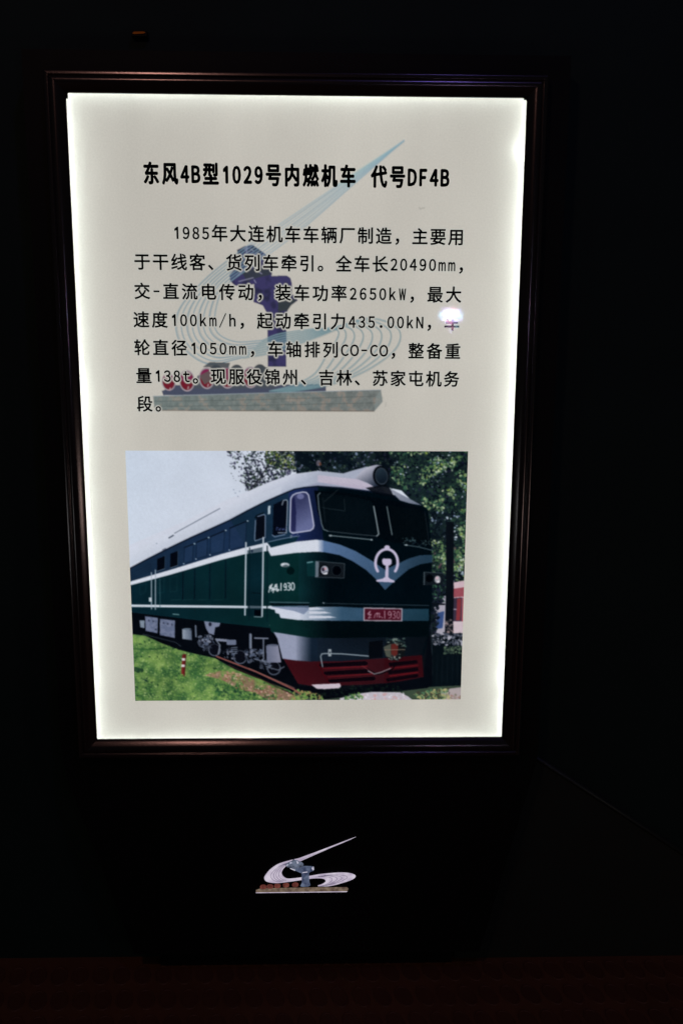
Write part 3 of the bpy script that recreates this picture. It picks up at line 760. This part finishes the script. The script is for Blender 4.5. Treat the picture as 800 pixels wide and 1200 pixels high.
pane("-12.2,-85.8 -9.4,-81.5 -4.6,-78.9 5.0,-77.0 9.8,-77.7 12.8,-81.5 17.0,-104.1 20.2,-125.0 19.1,-129.3 15.1,-132.2 1.2,-134.4 -9.7,-135.9 -13.3,-134.1 -13.9,-129.9", A.grad((-5.9, -93.1), (56, 62, 98), (13.3, -120.1), (98, 106, 146)), (188, 192, 214), 1.6)
A.poly(Q("-11.3,-88.2 -7.0,-82.1 -4.7,-105.3 -5.5,-133.6 -12.1,-133.6"), (26, 30, 66), .8); A.ell((1.4, -83.3), 5, 4, (150, 156, 204), .5)
pane("-36.6,-94.9 -23.1,-88.2 -17.0,-88.2 -17.6,-111.5 -18.4,-136.1 -38.2,-139.8", (9, 15, 26), None); A.line(Q("-24.6,-95.5 -22.5,-88.9 -17.9,-88.2 -16.7,-90.6 -17.6,-112.7 -18.7,-135.5 -30.3,-135.5"), 1.2, (150, 164, 180)); A.line(Q("-38.8,-138.6 -35.2,-141.4 -20.6,-137.9"), 1.3, (110, 130, 158)); A.leaves(Q("-32.7,-127.5 -19.3,-125.0 -19.4,-134.9 -32.7,-134.9"), [(70, 84, 130), (40, 50, 80)], 20, .6, 1.6)
pane("-60.9,-112.1 -57.8,-110.3 -50.0,-109.0 -48.7,-110.9 -49.1,-141.7 -62.5,-146.0", (12, 18, 28), None); A.line(Q("-59.1,-112.1 -50.0,-109.0 -48.2,-110.9 -48.9,-142.3 -63.1,-147.3 -63.8,-143.5 -62.0,-117.6"), 1.2, (120, 140, 166)); A.line(Q("-62.7,-113.9 -60.2,-110.9 -50.6,-106.6"), 1.8, (10, 22, 30))
A.poly(Q("-44.2,-97.0 -40.8,-96.3 -41.4,-108.3 -44.8,-109.0"), (176, 192, 204))
for p, hb in (("-98.5,-128.7 -74.8,-118.9 -76.6,-154.7 -99.7,-160.3", 1), ("-125.9,-141.1 -105.8,-132.4 -108.2,-162.1 -127.2,-167.1", 1), ("-145.8,-149.3 -130.2,-142.9 -131.7,-169.0 -147.2,-173.3", 1), ("-163.1,-156.8 -150.3,-151.8 -152.2,-176.4 -164.7,-180.2", 1)):
    q = Q(p); A.poly(q, (36, 56, 84), .55); A.line(q + q[:1], .9, (14, 28, 44), .8); A.line([q[0], q[1]], 1.6, (12, 22, 34), .9)
    A.ell((q[1][0] + 1.5, q[1][1] + .5), 1.3, 1, (150, 170, 184)); A.ell((q[3][0], q[3][1] - .3), 1.1, 1, (150, 170, 190))
for p in ("-202.1,-173.3 -190.7,-168.9 -191.9,-187.6 -202.9,-191.4", "-183.3,-165.8 -172.3,-161.5 -173.3,-182.9 -184.3,-186.7"):
    q = Q(p); A.poly(q, (8, 13, 22)); A.line([q[3], q[2]], .9, (110, 130, 150), .8); A.line([q[1], q[2]], .8, (60, 84, 100), .8)
for k in range(4): A.line(px_to_mm(f"154,{672+k*3} 178,{661+k*2.6}"), .6, (16, 28, 44), .7)
# front windows
A.poly(Q("20.7,-74.8 59.2,-77.2 102.7,-84.4 126.9,-88.1 170.7,-97.9 180.6,-110.2 185.3,-154.8 132.6,-149.8 109.4,-142.3 35.1,-132.4 25.5,-105.3"), (7, 13, 18))
pane("26.1,-80.9 29.7,-77.9 49.5,-80.1 83.3,-85.7 100.3,-89.8 104.7,-97.3 108.6,-118.8 112.2,-137.4 109.3,-140.6 83.8,-138.0 40.0,-133.2 33.9,-130.4 31.0,-122.5 27.4,-100.4", (9, 18, 23), None)
A.line(Q("29.1,-78.2 25.8,-81.5 27.4,-100.4 31.0,-122.5 33.9,-130.4 40.0,-133.2"), 1.1, (120, 138, 146)); A.line(Q("40.0,-133.2 83.8,-138.0 109.3,-140.4"), .8, (90, 106, 114), .8); A.line(Q("109.3,-140.4 112.2,-137.4 108.6,-117.6 104.7,-97.3"), 1.4, (150, 166, 172))
A.line(Q("54.3,-73.5 35.1,-90.6"), .6, (50, 62, 66)); A.line(Q("31.5,-99.2 64.1,-104.1"), .6, (44, 58, 62)); A.line(Q("32.7,-85.7 36.3,-120.1"), .7, (34, 46, 52)); A.line(Q("62.8,-86.9 64.1,-102.8"), .6, (44, 56, 60))
A.line(Q("123.4,-97.9 126.6,-115.1 131.2,-138.6"), 1.2, (120, 140, 144)); A.poly(Q("127.0,-95.4 170.8,-102.8 180.7,-112.6 183.9,-149.8 135.0,-144.8"), (8, 15, 19)); A.leaves(Q("145.9,-139.9 164.2,-142.4 164.4,-148.6 147.2,-147.3"), [(60, 84, 90), (40, 60, 66)], 22, .8, 2)
A.line(Q("176.9,-105.2 181.0,-127.5 184.0,-152.3"), 1, (26, 36, 42)); A.line(Q("41.8,-139.3 71.6,-142.3 102.8,-145.6"), 1.2, (120, 140, 146)); A.ell((43.7, -139.6), 2.4, 1.3, (140, 156, 162)); A.ell((102.1, -145.6), 1.6, 1.2, (150, 166, 172))
A.line(Q("148.6,-152.9 169.4,-156.1 189.1,-161.1"), 1.1, (76, 96, 104)); A.ell((151.6, -153.3), 2.2, 1.1, (150, 166, 172)); A.leaves(Q("144.8,-144.8 185.1,-147.3 185.3,-157.3 144.9,-151.1"), [(20, 34, 42), (40, 58, 62)], 40, .8, 2)
# pale stripe along the side, sweeping into the chevron of the front
ws = (204, 211, 224)
A.poly(Q("-242.9,-206.8 -184.0,-189.3 -110.7,-166.2 -77.2,-156.9 -46.2,-149.5 -40.8,-157.0 -6.1,-148.5 23.0,-145.5 33.9,-146.3 34.0,-163.2 23.0,-163.0 -6.2,-164.7 -40.9,-169.2 -44.5,-161.7 -77.3,-166.4 -110.9,-174.6 -184.3,-196.4 -242.1,-212.1"), ws)
A.poly(Q("25.4,-145.5 33.9,-146.7 56.5,-152.3 79.1,-161.8 102.4,-176.0 121.7,-189.4 139.0,-181.1 155.6,-173.1 172.1,-168.1 189.2,-167.8 189.5,-178.6 172.4,-181.4 155.9,-188.7 135.9,-206.3 122.3,-219.5 108.8,-203.2 94.8,-189.8 74.9,-176.6 56.5,-168.0 34.0,-163.5 23.0,-163.0"), A.grad((40.0, -154.8), (84, 112, 150), (182.2, -179.9), (38, 62, 80)))
A.poly(Q("18.1,-145.8 33.9,-146.4 34.0,-163.5 18.1,-163.1"), A.grad((25.4, -154.7), ws, (35.2, -154.7), (92, 118, 156)))
A.poly(Q("-46.2,-147.3 -1.3,-140.5 -5.5,-148.5 -40.2,-156.7"), (13, 40, 52)); A.line(Q("-45.6,-149.0 -25.5,-144.3 -3.7,-140.2"), 1, (110, 130, 156)); A.leaves(Q("-13.4,-136.1 1.2,-137.4 -3.7,-144.8 -13.4,-143.6"), [(120, 130, 150), (60, 80, 104)], 14, .7, 1.6)
# lower stripe and step block
A.line(Q("-242.4,-242.1 -185.7,-242.9 -112.2,-243.8 -41.1,-244.9"), 3.5, (196, 206, 218))
BLK = Q("-43.5,-242.3 -38.6,-243.5 13.1,-245.5 24.2,-244.2 59.9,-244.3 92.0,-246.3 92.2,-265.7 60.0,-265.3 22.9,-264.7 -3.0,-264.0 -28.0,-260.7 -30.1,-254.7 -35.4,-253.3 -36.2,-248.6 -42.3,-247.4")
A.poly(BLK, A.grad((-1.7, -253.1), (200, 208, 224), (60.0, -253.3), (54, 84, 108)))
A.poly(Q("-41.1,-243.6 13.1,-242.4 13.1,-248.0 5.6,-255.7 -7.9,-250.6 -38.6,-244.6"), (110, 126, 156), .75)
for y, xe_ in ((713, 380), (717.6, 388), (722.8, 394)): A.poly(px_to_mm(f"362,{y-1.4} {xe_-8},{y-1} {xe_},{y+.8} {xe_-14},{y+1.6} 362,{y+1.8}"), (206, 212, 226), .9)
A.line(Q("-43.4,-237.2 13.1,-238.3"), 1.1, (90, 116, 128)); A.line(Q("-41.0,-240.3 11.8,-241.1"), 3.0, (8, 20, 26)); A.line(Q("31.6,-238.9 92.0,-240.5 186.0,-242.7"), 1, (60, 78, 88), .8); A.ell((34.0, -238.6), 1.4, 1, (130, 146, 156))
A.poly(Q("89.6,-246.9 186.1,-247.8 186.5,-265.8 89.7,-265.7"), A.grad((89.6, -255.9), (46, 76, 98), (186.3, -256.1), (28, 56, 70)))
A.poly(Q("91.4,-245.4 147.7,-246.8 148.0,-266.3 91.6,-265.7"), (160, 156, 168)); A.poly(Q("93.3,-247.2 146.0,-248.3 146.3,-264.8 93.4,-264.1"), (70, 22, 36))
rd = (178, 150, 164)
A.line(Q("97.5,-255.4 101.5,-250.8 98.8,-256.7 102.7,-255.4 98.6,-261.8 102.6,-260.3"), .9, rd); A.line(Q("107.0,-261.1 108.9,-255.2 111.9,-253.4 111.2,-260.3"), .8, rd); A.line(Q("111.2,-255.4 114.9,-253.9 114.2,-260.3 116.9,-259.0"), .8, rd); A.ell((118.7, -260.6), .8, .8, rd)
A.line(Q("122.2,-250.8 122.4,-261.9"), 1.0, rd)
A.line(spline(Q("131.7,-254.2 129.7,-251.4 127.5,-253.4 128.0,-256.8 130.7,-256.5 131.7,-253.9 131.3,-259.8 128.1,-261.6")), .9, rd)
A.line(spline(Q("133.9,-251.6 136.6,-251.4 137.4,-254.0 135.4,-256.0 137.7,-258.6 137.0,-261.4 134.0,-261.4")), .9, rd)
A.line(spline(Q("141.8,-251.4 140.1,-253.5 140.2,-259.6 142.0,-261.9 143.7,-259.6 143.6,-253.5 141.8,-251.4")), .9, rd)
# number on the side
sw = (206, 214, 222)
for p in ("-44.5,-222.5 -42.0,-212.4 -43.7,-215.6 -39.5,-210.6 -42.0,-217.4 -38.3,-215.7 -40.8,-220.7 -37.1,-217.4", "-38.4,-223.1 -35.1,-211.6 -32.7,-210.6 -34.9,-214.9 -32.2,-213.6", "-37.1,-219.5 -32.2,-215.7 -34.0,-220.0 -30.5,-218.2 -32.3,-221.5"):
    A.line(Q(p), 1.5, sw, .95)
A.ell((-30.0, -219.2), 1, 1, sw); A.line(Q("-26.8,-209.4 -27.1,-219.7"), 1.7, sw)
A.line(spline(Q("-19.2,-212.9 -20.7,-209.6 -22.6,-212.4 -21.9,-215.2 -19.5,-214.2 -19.2,-212.4 -19.7,-218.2 -22.4,-219.2")), 1.5, sw)
A.line(spline(Q("-17.5,-209.1 -14.5,-209.1 -14.3,-211.9 -16.0,-213.7 -14.1,-216.2 -14.8,-219.2 -17.8,-219.0")), 1.5, sw)
A.line(spline(Q("-10.1,-208.4 -12.1,-210.9 -12.1,-217.0 -10.2,-219.2 -8.2,-216.7 -8.2,-210.9 -10.1,-208.4")), 1.5, sw)
# handrails, door lines, seams
for x in (214.8, 228.4, 246.2, 264.6): A.line(px_to_mm(f"{x},{670-(x-214.8)*.28} {x-.2},{702-(x-214.8)*.02}"), 1.8, (9, 26, 36)); A.line(px_to_mm(f"{x-14},703 {x-3},702.6"), .7, (36, 74, 78), .7)
for p in ("-201.5,-204.6 -192.9,-201.4 -194.3,-222.2 -202.1,-223.5", "-184.4,-201.3 -174.6,-198.1 -175.7,-220.5 -185.5,-222.2", "-228.5,-212.1 -218.7,-209.6 -220.4,-222.2 -227.8,-226.0"): q = Q(p); A.line(q + q[:1], .7, (26, 64, 70), .7)
for p in ("-210.9,-193.3 -212.7,-247.0", "-205.1,-189.5 -207.1,-247.6"): A.line(Q(p), 1.3, (164, 178, 192))
A.line(Q("-199.3,-202.1 -200.4,-245.0"), .8, (60, 94, 104)); A.poly(Q("-215.7,-229.8 -212.1,-229.8 -212.3,-236.1 -216.0,-236.1"), (176, 190, 200))
A.poly(Q("-74.2,-160.9 -52.3,-156.0 -54.7,-258.1 -75.7,-258.1"), (11, 34, 46), .6)
A.line(Q("-76.0,-149.7 -77.6,-204.7 -79.1,-256.3"), 2.0, (186, 198, 210)); A.line(Q("-51.4,-142.3 -52.9,-204.8 -54.5,-258.1"), 2.0, (186, 198, 210)); A.line(Q("-65.8,-258.9 -54.8,-259.4"), 1.0, (150, 166, 176))
A.poly(Q("-65.2,-248.6 -56.1,-248.9 -56.2,-257.6 -65.6,-257.3"), (6, 10, 16)); A.line(Q("-69.0,-223.2 -55.6,-224.2"), 1.3, (9, 24, 32)); A.line(Q("-46.0,-154.7 -47.4,-265.8"), 1.4, (9, 30, 38)); A.line(Q("-71.0,-157.2 -73.3,-263.2"), 1.2, (9, 30, 38)); A.ell((-67.7, -161.9), 1.5, 2.4, (30, 46, 66))
A.poly(Q("-44.0,-270.5 -36.9,-271.0 -36.9,-273.3 -44.1,-272.8"), (130, 156, 156)); A.line(Q("-182.3,-254.7 -173.8,-255.5"), 1.3, (110, 146, 150))
A.ell((-21.0, -182.2), 6.4, 3.2, (176, 186, 196)); A.ell((-20.2, -183.9), 4.2, 1.8, (84, 98, 104)); A.ell((-13.2, -191.0), 5.6, 5.6, (6, 22, 24), .85); A.ell((-24.0, -181.4), 2.4, 1.5, (206, 212, 220))
# headlights
A.poly(Q("9.6,-178.5 23.0,-176.0 23.0,-199.8 10.7,-198.6"), (15, 52, 56)); A.line(Q("10.8,-179.0 18.1,-177.7"), 1.6, (110, 156, 164))
A.poly(Q("22.5,-176.5 64.5,-180.5 63.4,-202.4 22.0,-200.6"), (22, 30, 36)); A.poly(Q("22.5,-176.5 27.4,-177.2 26.6,-200.8 22.0,-200.3"), (104, 118, 130)); A.line(Q("26.6,-177.0 64.0,-180.5 63.2,-201.7 25.4,-200.3"), 1.0, (66, 78, 86))
A.ell((35.2, -189.8), 7.2, 8.0, (12, 18, 24)); A.ell((35.4, -190.0), 5.4, 6.4, (156, 162, 176)); A.ell((33.5, -189.0), 2.2, 2.8, (52, 44, 62)); A.ell((36.4, -194.8), 3.4, 1.6, (214, 218, 226)); A.ell((36.4, -187.8), 1.7, 1.7, (190, 150, 160)); A.line(Q("34.0,-194.1 38.9,-191.8"), .8, (60, 64, 76))
A.ell((52.8, -190.6), 7.2, 7.8, (5, 9, 14)); A.ell((52.8, -190.6), 7.2, 7.8, (52, 64, 72), .8, 0, .9)
A.poly(Q("176.3,-192.5 205.9,-194.3 206.3,-212.0 176.2,-212.2"), (20, 28, 34)); A.line(Q("178.3,-193.7 178.4,-211.4"), 1.2, (84, 100, 108)); A.line(Q("177.5,-193.0 205.9,-194.5"), 1.0, (60, 74, 80)); A.ell((185.8, -202.1), 5.2, 6, (6, 10, 14)); A.ell((197.5, -203.9), 4.2, 5.4, (150, 152, 160)); A.ell((196.9, -201.8), 2.2, 2.2, (190, 168, 180)); A.ell((198.8, -207.2), 2.4, 1.6, (206, 206, 214))
# front badge: open ring, rail section
bd = (186, 180, 206)
ring = []
for a in np.linspace(-128, 128, 50):
    ring.append((math.sin(math.radians(a)), math.cos(math.radians(a))))
bc = (124.0, -179.3)
A.line([(bc[0] + 15.9 * sx_, bc[1] + 20.0 * cz_) for sx_, cz_ in ring], 3.9, bd)
A.ell((124.4, -156.8), 4, 3.2, bd)
A.poly(Q("117.6,-174.8 119.5,-173.0 129.3,-173.3 131.3,-175.3 130.9,-180.6 129.0,-182.8 126.8,-183.6 126.7,-200.5 129.7,-203.0 135.4,-205.5 136.0,-208.3 109.6,-207.0 109.3,-204.7 118.7,-202.5 122.1,-200.0 122.8,-183.6 119.6,-182.3 117.9,-179.8"), bd)
# lower front: dark band, grey skirt, red pilot
A.poly(Q("-43.8,-273.5 -41.4,-282.6 -26.6,-286.5 -8.1,-290.4 13.0,-293.0 60.1,-294.5 187.1,-291.0 186.5,-266.4 60.0,-266.1 -3.0,-265.3 -28.9,-262.0 -43.7,-258.1"), A.grad((-8.0, -274.9), (13, 46, 46), (41.5, -275.1), (6, 16, 20)))
SK = Q("-38.3,-282.0 -26.6,-283.9 -6.8,-287.3 13.0,-290.5 60.1,-291.9 184.6,-289.7 177.7,-318.3 122.7,-322.0 60.3,-327.0 12.9,-326.8 -8.3,-324.9 -25.7,-322.3 -29.8,-304.6 -32.9,-291.6")
A.poly(SK, A.grad((-6.9, -304.6), (146, 154, 178), (16.7, -304.7), (22, 36, 50)))
A.poly(Q("25.4,-291.8 184.6,-289.7 177.7,-318.3 122.7,-322.0 60.3,-327.0 25.4,-326.9"), A.grad((25.4, -307.4), (22, 34, 46), (185.0, -307.9), (12, 20, 26)))
RD = Q("-24.4,-322.5 -8.3,-325.2 12.9,-326.8 60.3,-326.5 122.7,-322.0 177.6,-317.5 180.9,-351.1 148.3,-357.6 123.2,-360.7 98.1,-362.7 60.4,-363.8 15.9,-364.2 -3.4,-360.9")
A.poly(RD, A.grad((-8.4, -346.4), (64, 21, 28), (110.5, -346.9), (50, 20, 26)))
A.poly(Q("122.7,-322.0 177.6,-317.5 180.9,-351.1 123.2,-360.9"), (50, 14, 20), .7); A.line(Q("25.4,-330.8 42.9,-361.1"), 2.2, (70, 14, 22), .7)
for p in ("29.1,-330.0 95.2,-326.6 99.0,-329.8 96.6,-333.2 31.6,-335.3 27.8,-333.4", "35.3,-342.6 100.4,-338.4 104.1,-341.6 101.7,-345.0 37.8,-347.6 34.1,-345.3", "41.6,-354.8 108.0,-350.3 110.5,-352.7 108.1,-356.1 44.1,-359.3 40.4,-357.1", "129.0,-329.4 170.3,-325.3 171.6,-330.1 130.4,-335.1", "128.0,-341.7 171.8,-336.6 172.6,-341.9 129.3,-347.0", "125.6,-353.5 172.0,-346.6 172.8,-351.1 126.9,-358.3"):
    A.poly(Q(p), (14, 10, 16))
for p in ("32.8,-337.9 97.8,-334.5", "40.4,-350.6 105.4,-346.1", "130.4,-337.8 171.7,-333.2", "130.6,-349.6 171.9,-344.0"): A.line(Q(p), 1.1, (138, 34, 42), .7)
A.poly(Q("15.9,-362.3 57.9,-360.6 59.7,-365.1 56.7,-368.0 35.4,-369.3 24.1,-368.7"), (196, 186, 198))
A.line(Q("32.6,-334.8 29.8,-319.1 31.6,-315.2 36.6,-314.7 60.2,-315.3 102.2,-319.1"), 1.6, (136, 150, 160)); A.poly(Q("40.8,-307.9 45.3,-308.2 45.3,-319.1 40.8,-318.9"), (140, 152, 160)); A.ell((43.2, -313.1), 1, 1.6, (40, 50, 58))
A.poly(Q("99.9,-297.2 119.8,-294.7 120.2,-320.7 100.2,-323.2"), (9, 14, 19))
A.ell((137.5, -309.8), 15.5, 15.5, (18, 24, 26)); A.poly(Q("121.2,-305.1 131.9,-299.9 132.2,-322.1 125.2,-319.4"), (72, 78, 70)); A.poly(Q("132.1,-300.4 142.3,-299.4 142.1,-318.2 132.7,-320.8"), (88, 40, 36)); A.line(Q("122.5,-309.5 152.5,-309.1"), 1.2, (110, 98, 86)); A.leaves(Q("124.8,-292.1 152.2,-292.2 155.0,-307.8 142.4,-302.5 124.9,-298.6"), [(66, 90, 84), (110, 126, 120), (30, 44, 46)], 60, .8, 2.6); A.leaves(Q("127.6,-318.1 147.6,-315.6 142.8,-328.6 130.3,-327.3"), [(90, 104, 100), (36, 44, 46), (140, 146, 140)], 40, .8, 2.4)
A.line(spline(Q("102.9,-341.6 113.0,-346.4 125.5,-343.0 135.4,-337.8 140.3,-328.6")), 1.6, (10, 12, 16)); A.line(Q("99.1,-341.6 108.0,-346.4 118.0,-343.8 131.7,-337.8"), 1.3, (150, 160, 166), .8); A.line(Q("90.3,-333.7 105.4,-344.2"), .9, (120, 60, 64), .8)
# striped bollard in the grass
A.poly(Q("-170.6,-315.8 -165.1,-315.8 -167.8,-348.4 -173.2,-348.4"), A.grad((-172.9, -332.7), (126, 46, 42), (-165.5, -332.7), (74, 26, 28))); A.poly(Q("-171.3,-321.0 -165.5,-321.0 -165.9,-324.9 -171.6,-324.9"), (206, 204, 206)); A.poly(Q("-172.2,-330.6 -166.5,-330.6 -166.9,-334.5 -172.6,-334.5"), (206, 204, 206)); A.line(Q("-165.7,-317.1 -168.5,-348.4"), 1.4, (70, 26, 30), .7); A.ell((-167.6, -315.8), 2.8, 1, (90, 36, 36))
A.leaves(Q("-178.8,-345.7 -164.0,-345.8 -164.2,-353.6 -179.1,-353.6"), [(60, 100, 50), (110, 150, 78)], 50, .7, 2.2)
A.leaves(Q("-245.9,-284.5 -198.4,-298.9 -154.5,-313.9 -123.7,-321.1 -121.3,-327.7 -157.1,-319.7 -199.9,-305.3 -246.1,-291.0"), [(80, 120, 62), (110, 150, 80), (40, 72, 46)], 260, .7, 2.8)
# softness and grain of an enlarged print
A.blur(7)
g = A.noise(.9, 77, 1)[..., None] - .5
lum = .35 + .65 * np.clip(A.im.mean(2, keepdims=True) / 140, 0, 1)
A.im = np.clip(A.im + (g * 6 + (A.noise(3, 78, 2)[..., None] - .5) * 6) * lum, 0, 255)
A.im = A.im * (1 + (A.noise(45, 91, 3)[..., None] - .5) * (.34 - .29 * np.clip((A.im.mean(2, keepdims=True) - 60) / 100, 0, 1)))
A.im = np.clip((A.im - np.array([6., 7, 6])) * 1.03, 0, 255)
photo = np.clip(rgb(A.half()) / L0, 0, 1)
photo_o = A.mesh('train_photo', 0.0, backlit_film('photo_film', attr='ink'), sign, photo)

# the film itself, cream with a window where the photograph sits
paper = rgb(PAPER) / L0
hx0, hx1, hz0, hz1 = A.x0, A.x1, A.z0, A.z1
ox, oz = 307.0, 453.0
v = [(-ox, oz), (ox, oz), (ox, -oz), (-ox, -oz), (hx0, hz1), (hx1, hz1), (hx1, hz0), (hx0, hz0)]
pydata('light_panel', [(x / 1000, 0.0, z / 1000) for x, z in v], [[0, 4, 5, 1][::-1], [1, 5, 6, 2][::-1], [2, 6, 7, 3][::-1], [3, 7, 4, 0][::-1]], backlit_film('cream_film', tuple(paper)), sign)
# dark retaining clips that show in the two top corners
for x, z, w, h, nm in ((299, 444.6, 3.6, 1.5, 'k'), (-298.6, 443, 1.6, 4.5, 'g')):
    bxp = [(x - w, z - h), (x + w, z - h), (x + w, z + h), (x - w, z + h)]
    pydata('corner_clip', *prism(bxp, -.003, -.001), m_black if nm == 'k' else m_panel, sign)

# ------------------------------------------------------------------ lit emblem on the lower front
emb = bpy.data.objects.new('emblem', None); COL.objects.link(emb); emb.parent = sign
EY = 0.006
ES = 0.8


def inlay(name, pts, mat, lift):
    v, f = prism(pts[::-1], EY - lift, EY + .002)
    return pydata(name, v, f, mat, emb)


m_sw = backlit_inlay('lit_lilac', (196, 182, 206), (232, 222, 238), ES, 90)
m_ln = backlit_inlay('lit_grey_line', (112, 102, 128), (140, 130, 154), ES, 90)
m_st = backlit_inlay('lit_blue', (58, 66, 94), (112, 124, 150), ES, 110)
m_sd = backlit_inlay('lit_slate', (46, 48, 62), (120, 130, 152), ES, 160)
m_wh = backlit_inlay('lit_red', (84, 42, 38), (126, 68, 60), ES, 140)
m_pl = backlit_inlay('lit_tan', (94, 76, 66), (142, 124, 106), ES, 120)
sw_beam = Q("83.3,-610.0 51.3,-623.1 22.6,-634.8 -8.8,-647.0 -6.2,-648.8 -1.5,-649.7 22.6,-638.2 56.5,-622.6")
out_l = spline(Q("-3.0,-644.8 -19.2,-648.9 -34.9,-654.2 -46.8,-662.7 -53.9,-671.5 -56.6,-677.6 -52.2,-683.4 -37.8,-685.8 -19.5,-684.0 0.2,-681.0"), 6)
in_l = spline(Q("0.3,-677.3 -19.4,-679.1 -26.7,-675.8 -29.8,-669.8 -28.2,-663.5 -24.0,-658.3 -19.3,-653.8 -8.8,-648.5"), 6)
out_r = spline(Q("0.3,-676.7 14.7,-674.5 30.4,-671.8 46.2,-670.3 61.9,-669.5 75.0,-670.8 82.4,-673.8 83.2,-676.7 77.7,-681.2 62.0,-686.9 43.6,-691.6 25.7,-691.7"), 6)
in_r = spline(Q("25.7,-691.1 33.1,-688.3 37.3,-684.9 37.3,-681.7 34.1,-679.1 25.2,-678.1 13.4,-678.9 0.2,-681.3"), 6)
swo = []
sv, sf = merge(prism([tuple(p) for p in sw_beam][::-1], EY - .0010, EY + .002),
               prism([tuple(p) for p in list(out_l) + list(in_l)][::-1], EY - .0013, EY + .002),
               prism([tuple(p) for p in list(out_r) + list(in_r)][::-1], EY - .0016, EY + .002))
pydata('swoosh', sv, sf, m_sw, emb)


def ribbon(pts, w):
    p = np.array(pts); d = np.gradient(p, axis=0); d /= np.linalg.norm(d, axis=1)[:, None] + 1e-9
    nrm = np.stack([-d[:, 1], d[:, 0]], 1) * w / 2
    L, R = p + nrm, p - nrm
    V = [(x / 1000, EY - .0021, z / 1000) for x, z in L] + [(x / 1000, EY - .0021, z / 1000) for x, z in R]
    k = len(p)
    return V, [[i, i + 1, k + i + 1, k + i] for i in range(k - 1)]


rb = []
for t in (.25, .45, .62, .8):
    a = spline(Q("-16.6,-649.5 -33.4,-655.4 -45.5,-664.4 -52.4,-674.1 -46.7,-682.3 -35.2,-684.4"), 6); b = spline(Q("-14.0,-650.4 -22.4,-655.5 -28.2,-662.9 -29.8,-670.3 -26.7,-676.7 -19.4,-680.2"), 6)
    rb.append(ribbon(a * (1 - t) + b * t, .7))
    a = spline(Q("40.9,-671.6 61.9,-670.7 79.8,-673.2 78.8,-677.8 62.0,-685.1 40.9,-690.7"), 6); b = spline(Q("17.3,-676.6 27.8,-676.1 37.0,-678.2 39.4,-682.6 35.7,-687.2 27.8,-691.1"), 6)
    rb.append(ribbon(a * (1 - t) + b * t, .7))
rb.append(ribbon(spline(Q("77.3,-612.8 51.3,-624.2 22.6,-636.5 -3.6,-647.7"), 6), .4))
pydata('swoosh_line', *merge(*rb), m_ln, emb)
inlay('statue', Q("0.5,-668.9 -8.9,-664.2 -9.9,-661.4 -4.9,-659.7 2.9,-658.0 14.2,-658.4 18.4,-659.1 19.9,-661.7 19.4,-664.8 14.7,-666.2 12.1,-668.5 12.3,-678.0 12.6,-685.2 14.1,-689.3 10.7,-691.5 2.0,-691.7 -1.1,-690.8 1.0,-686.5 0.8,-677.9"), m_st, .0026)
inlay('statue_head', Q("-24.0,-654.3 -20.8,-651.5 -16.6,-649.5 -11.4,-646.4 -4.9,-647.7 -3.0,-650.5 0.6,-650.9 3.7,-654.6 2.7,-657.5 -4.9,-659.4 -9.6,-661.4 -12.0,-662.5 -16.7,-659.6 -21.4,-657.8"), m_sd, .0029)
for c in Q("-58.1,-692.0 -47.8,-691.5 -36.5,-690.5 -23.4,-689.4 -9.0,-689.0"):
    inlay('wheel', [(c[0] + 5.0 * math.cos(a), c[1] + 3.3 * math.sin(a)) for a in np.linspace(0, 2 * math.pi, 20, endpoint=False)][::-1], m_wh, .0024)
inlay('plinth', Q("-69.4,-697.9 -62.0,-695.1 9.4,-694.4 70.4,-694.5 72.6,-696.8 71.0,-700.3 -69.5,-701.1"), m_pl, .0020)
inlay('plinth_edge', Q("-69.5,-700.8 71.0,-700.3 70.5,-700.9 69.4,-701.4 -69.5,-701.7"), m_sw, .0023)
m_hi = backlit_inlay('lit_pale', (190, 190, 214), (226, 222, 236), ES, 100)
for p in ("-17.7,-650.4 -15.1,-649.0 -13.5,-651.0 -16.6,-652.7", "-7.2,-647.6 -4.9,-648.8 -3.6,-651.1 -5.7,-652.8", "-16.7,-659.6 -12.0,-661.3 -8.9,-663.1 -9.4,-664.2 -13.0,-662.5 -16.7,-660.7", "15.8,-659.3 18.9,-659.1 19.9,-662.2 17.8,-663.9", "1.1,-668.4 3.2,-666.7 9.5,-665.9 10.0,-667.0 4.2,-667.8", "-20.8,-652.6 -19.3,-653.2 -20.8,-656.1 -22.4,-655.5"):
    inlay('highlight', Q(p), m_hi, .0031)

# ------------------------------------------------------------------ amber glint above the sign, made as a dim glowing strip
glint_o = bpy.data.objects.new('amber_glint', None); COL.objects.link(glint_o)
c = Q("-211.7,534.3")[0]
glint_o.location = (c[0] / 1000, YW, ZC + c[1] / 1000)
tag(glint_o, 'tiny amber glint above the sign, made as a dim glowing strip', 'light')
pydata('glint_backing', *prism([(-10, -3.5), (10, -3.5), (10, 3.5), (-10, 3.5)], -.010, -.0005), m_black, glint_o)  # black backing added behind the glint
pydata('lens', *prism([(-8.5, -1.0), (-6, -1.5), (6, -.7), (8.5, .2), (6, 1.1), (-6, .7)][::-1], -.0125, -.0105), emitter('amber_glow', (1.0, .22, .03), .05), glint_o)  # emissive strip standing in for a reflected orange glint, not a lamp
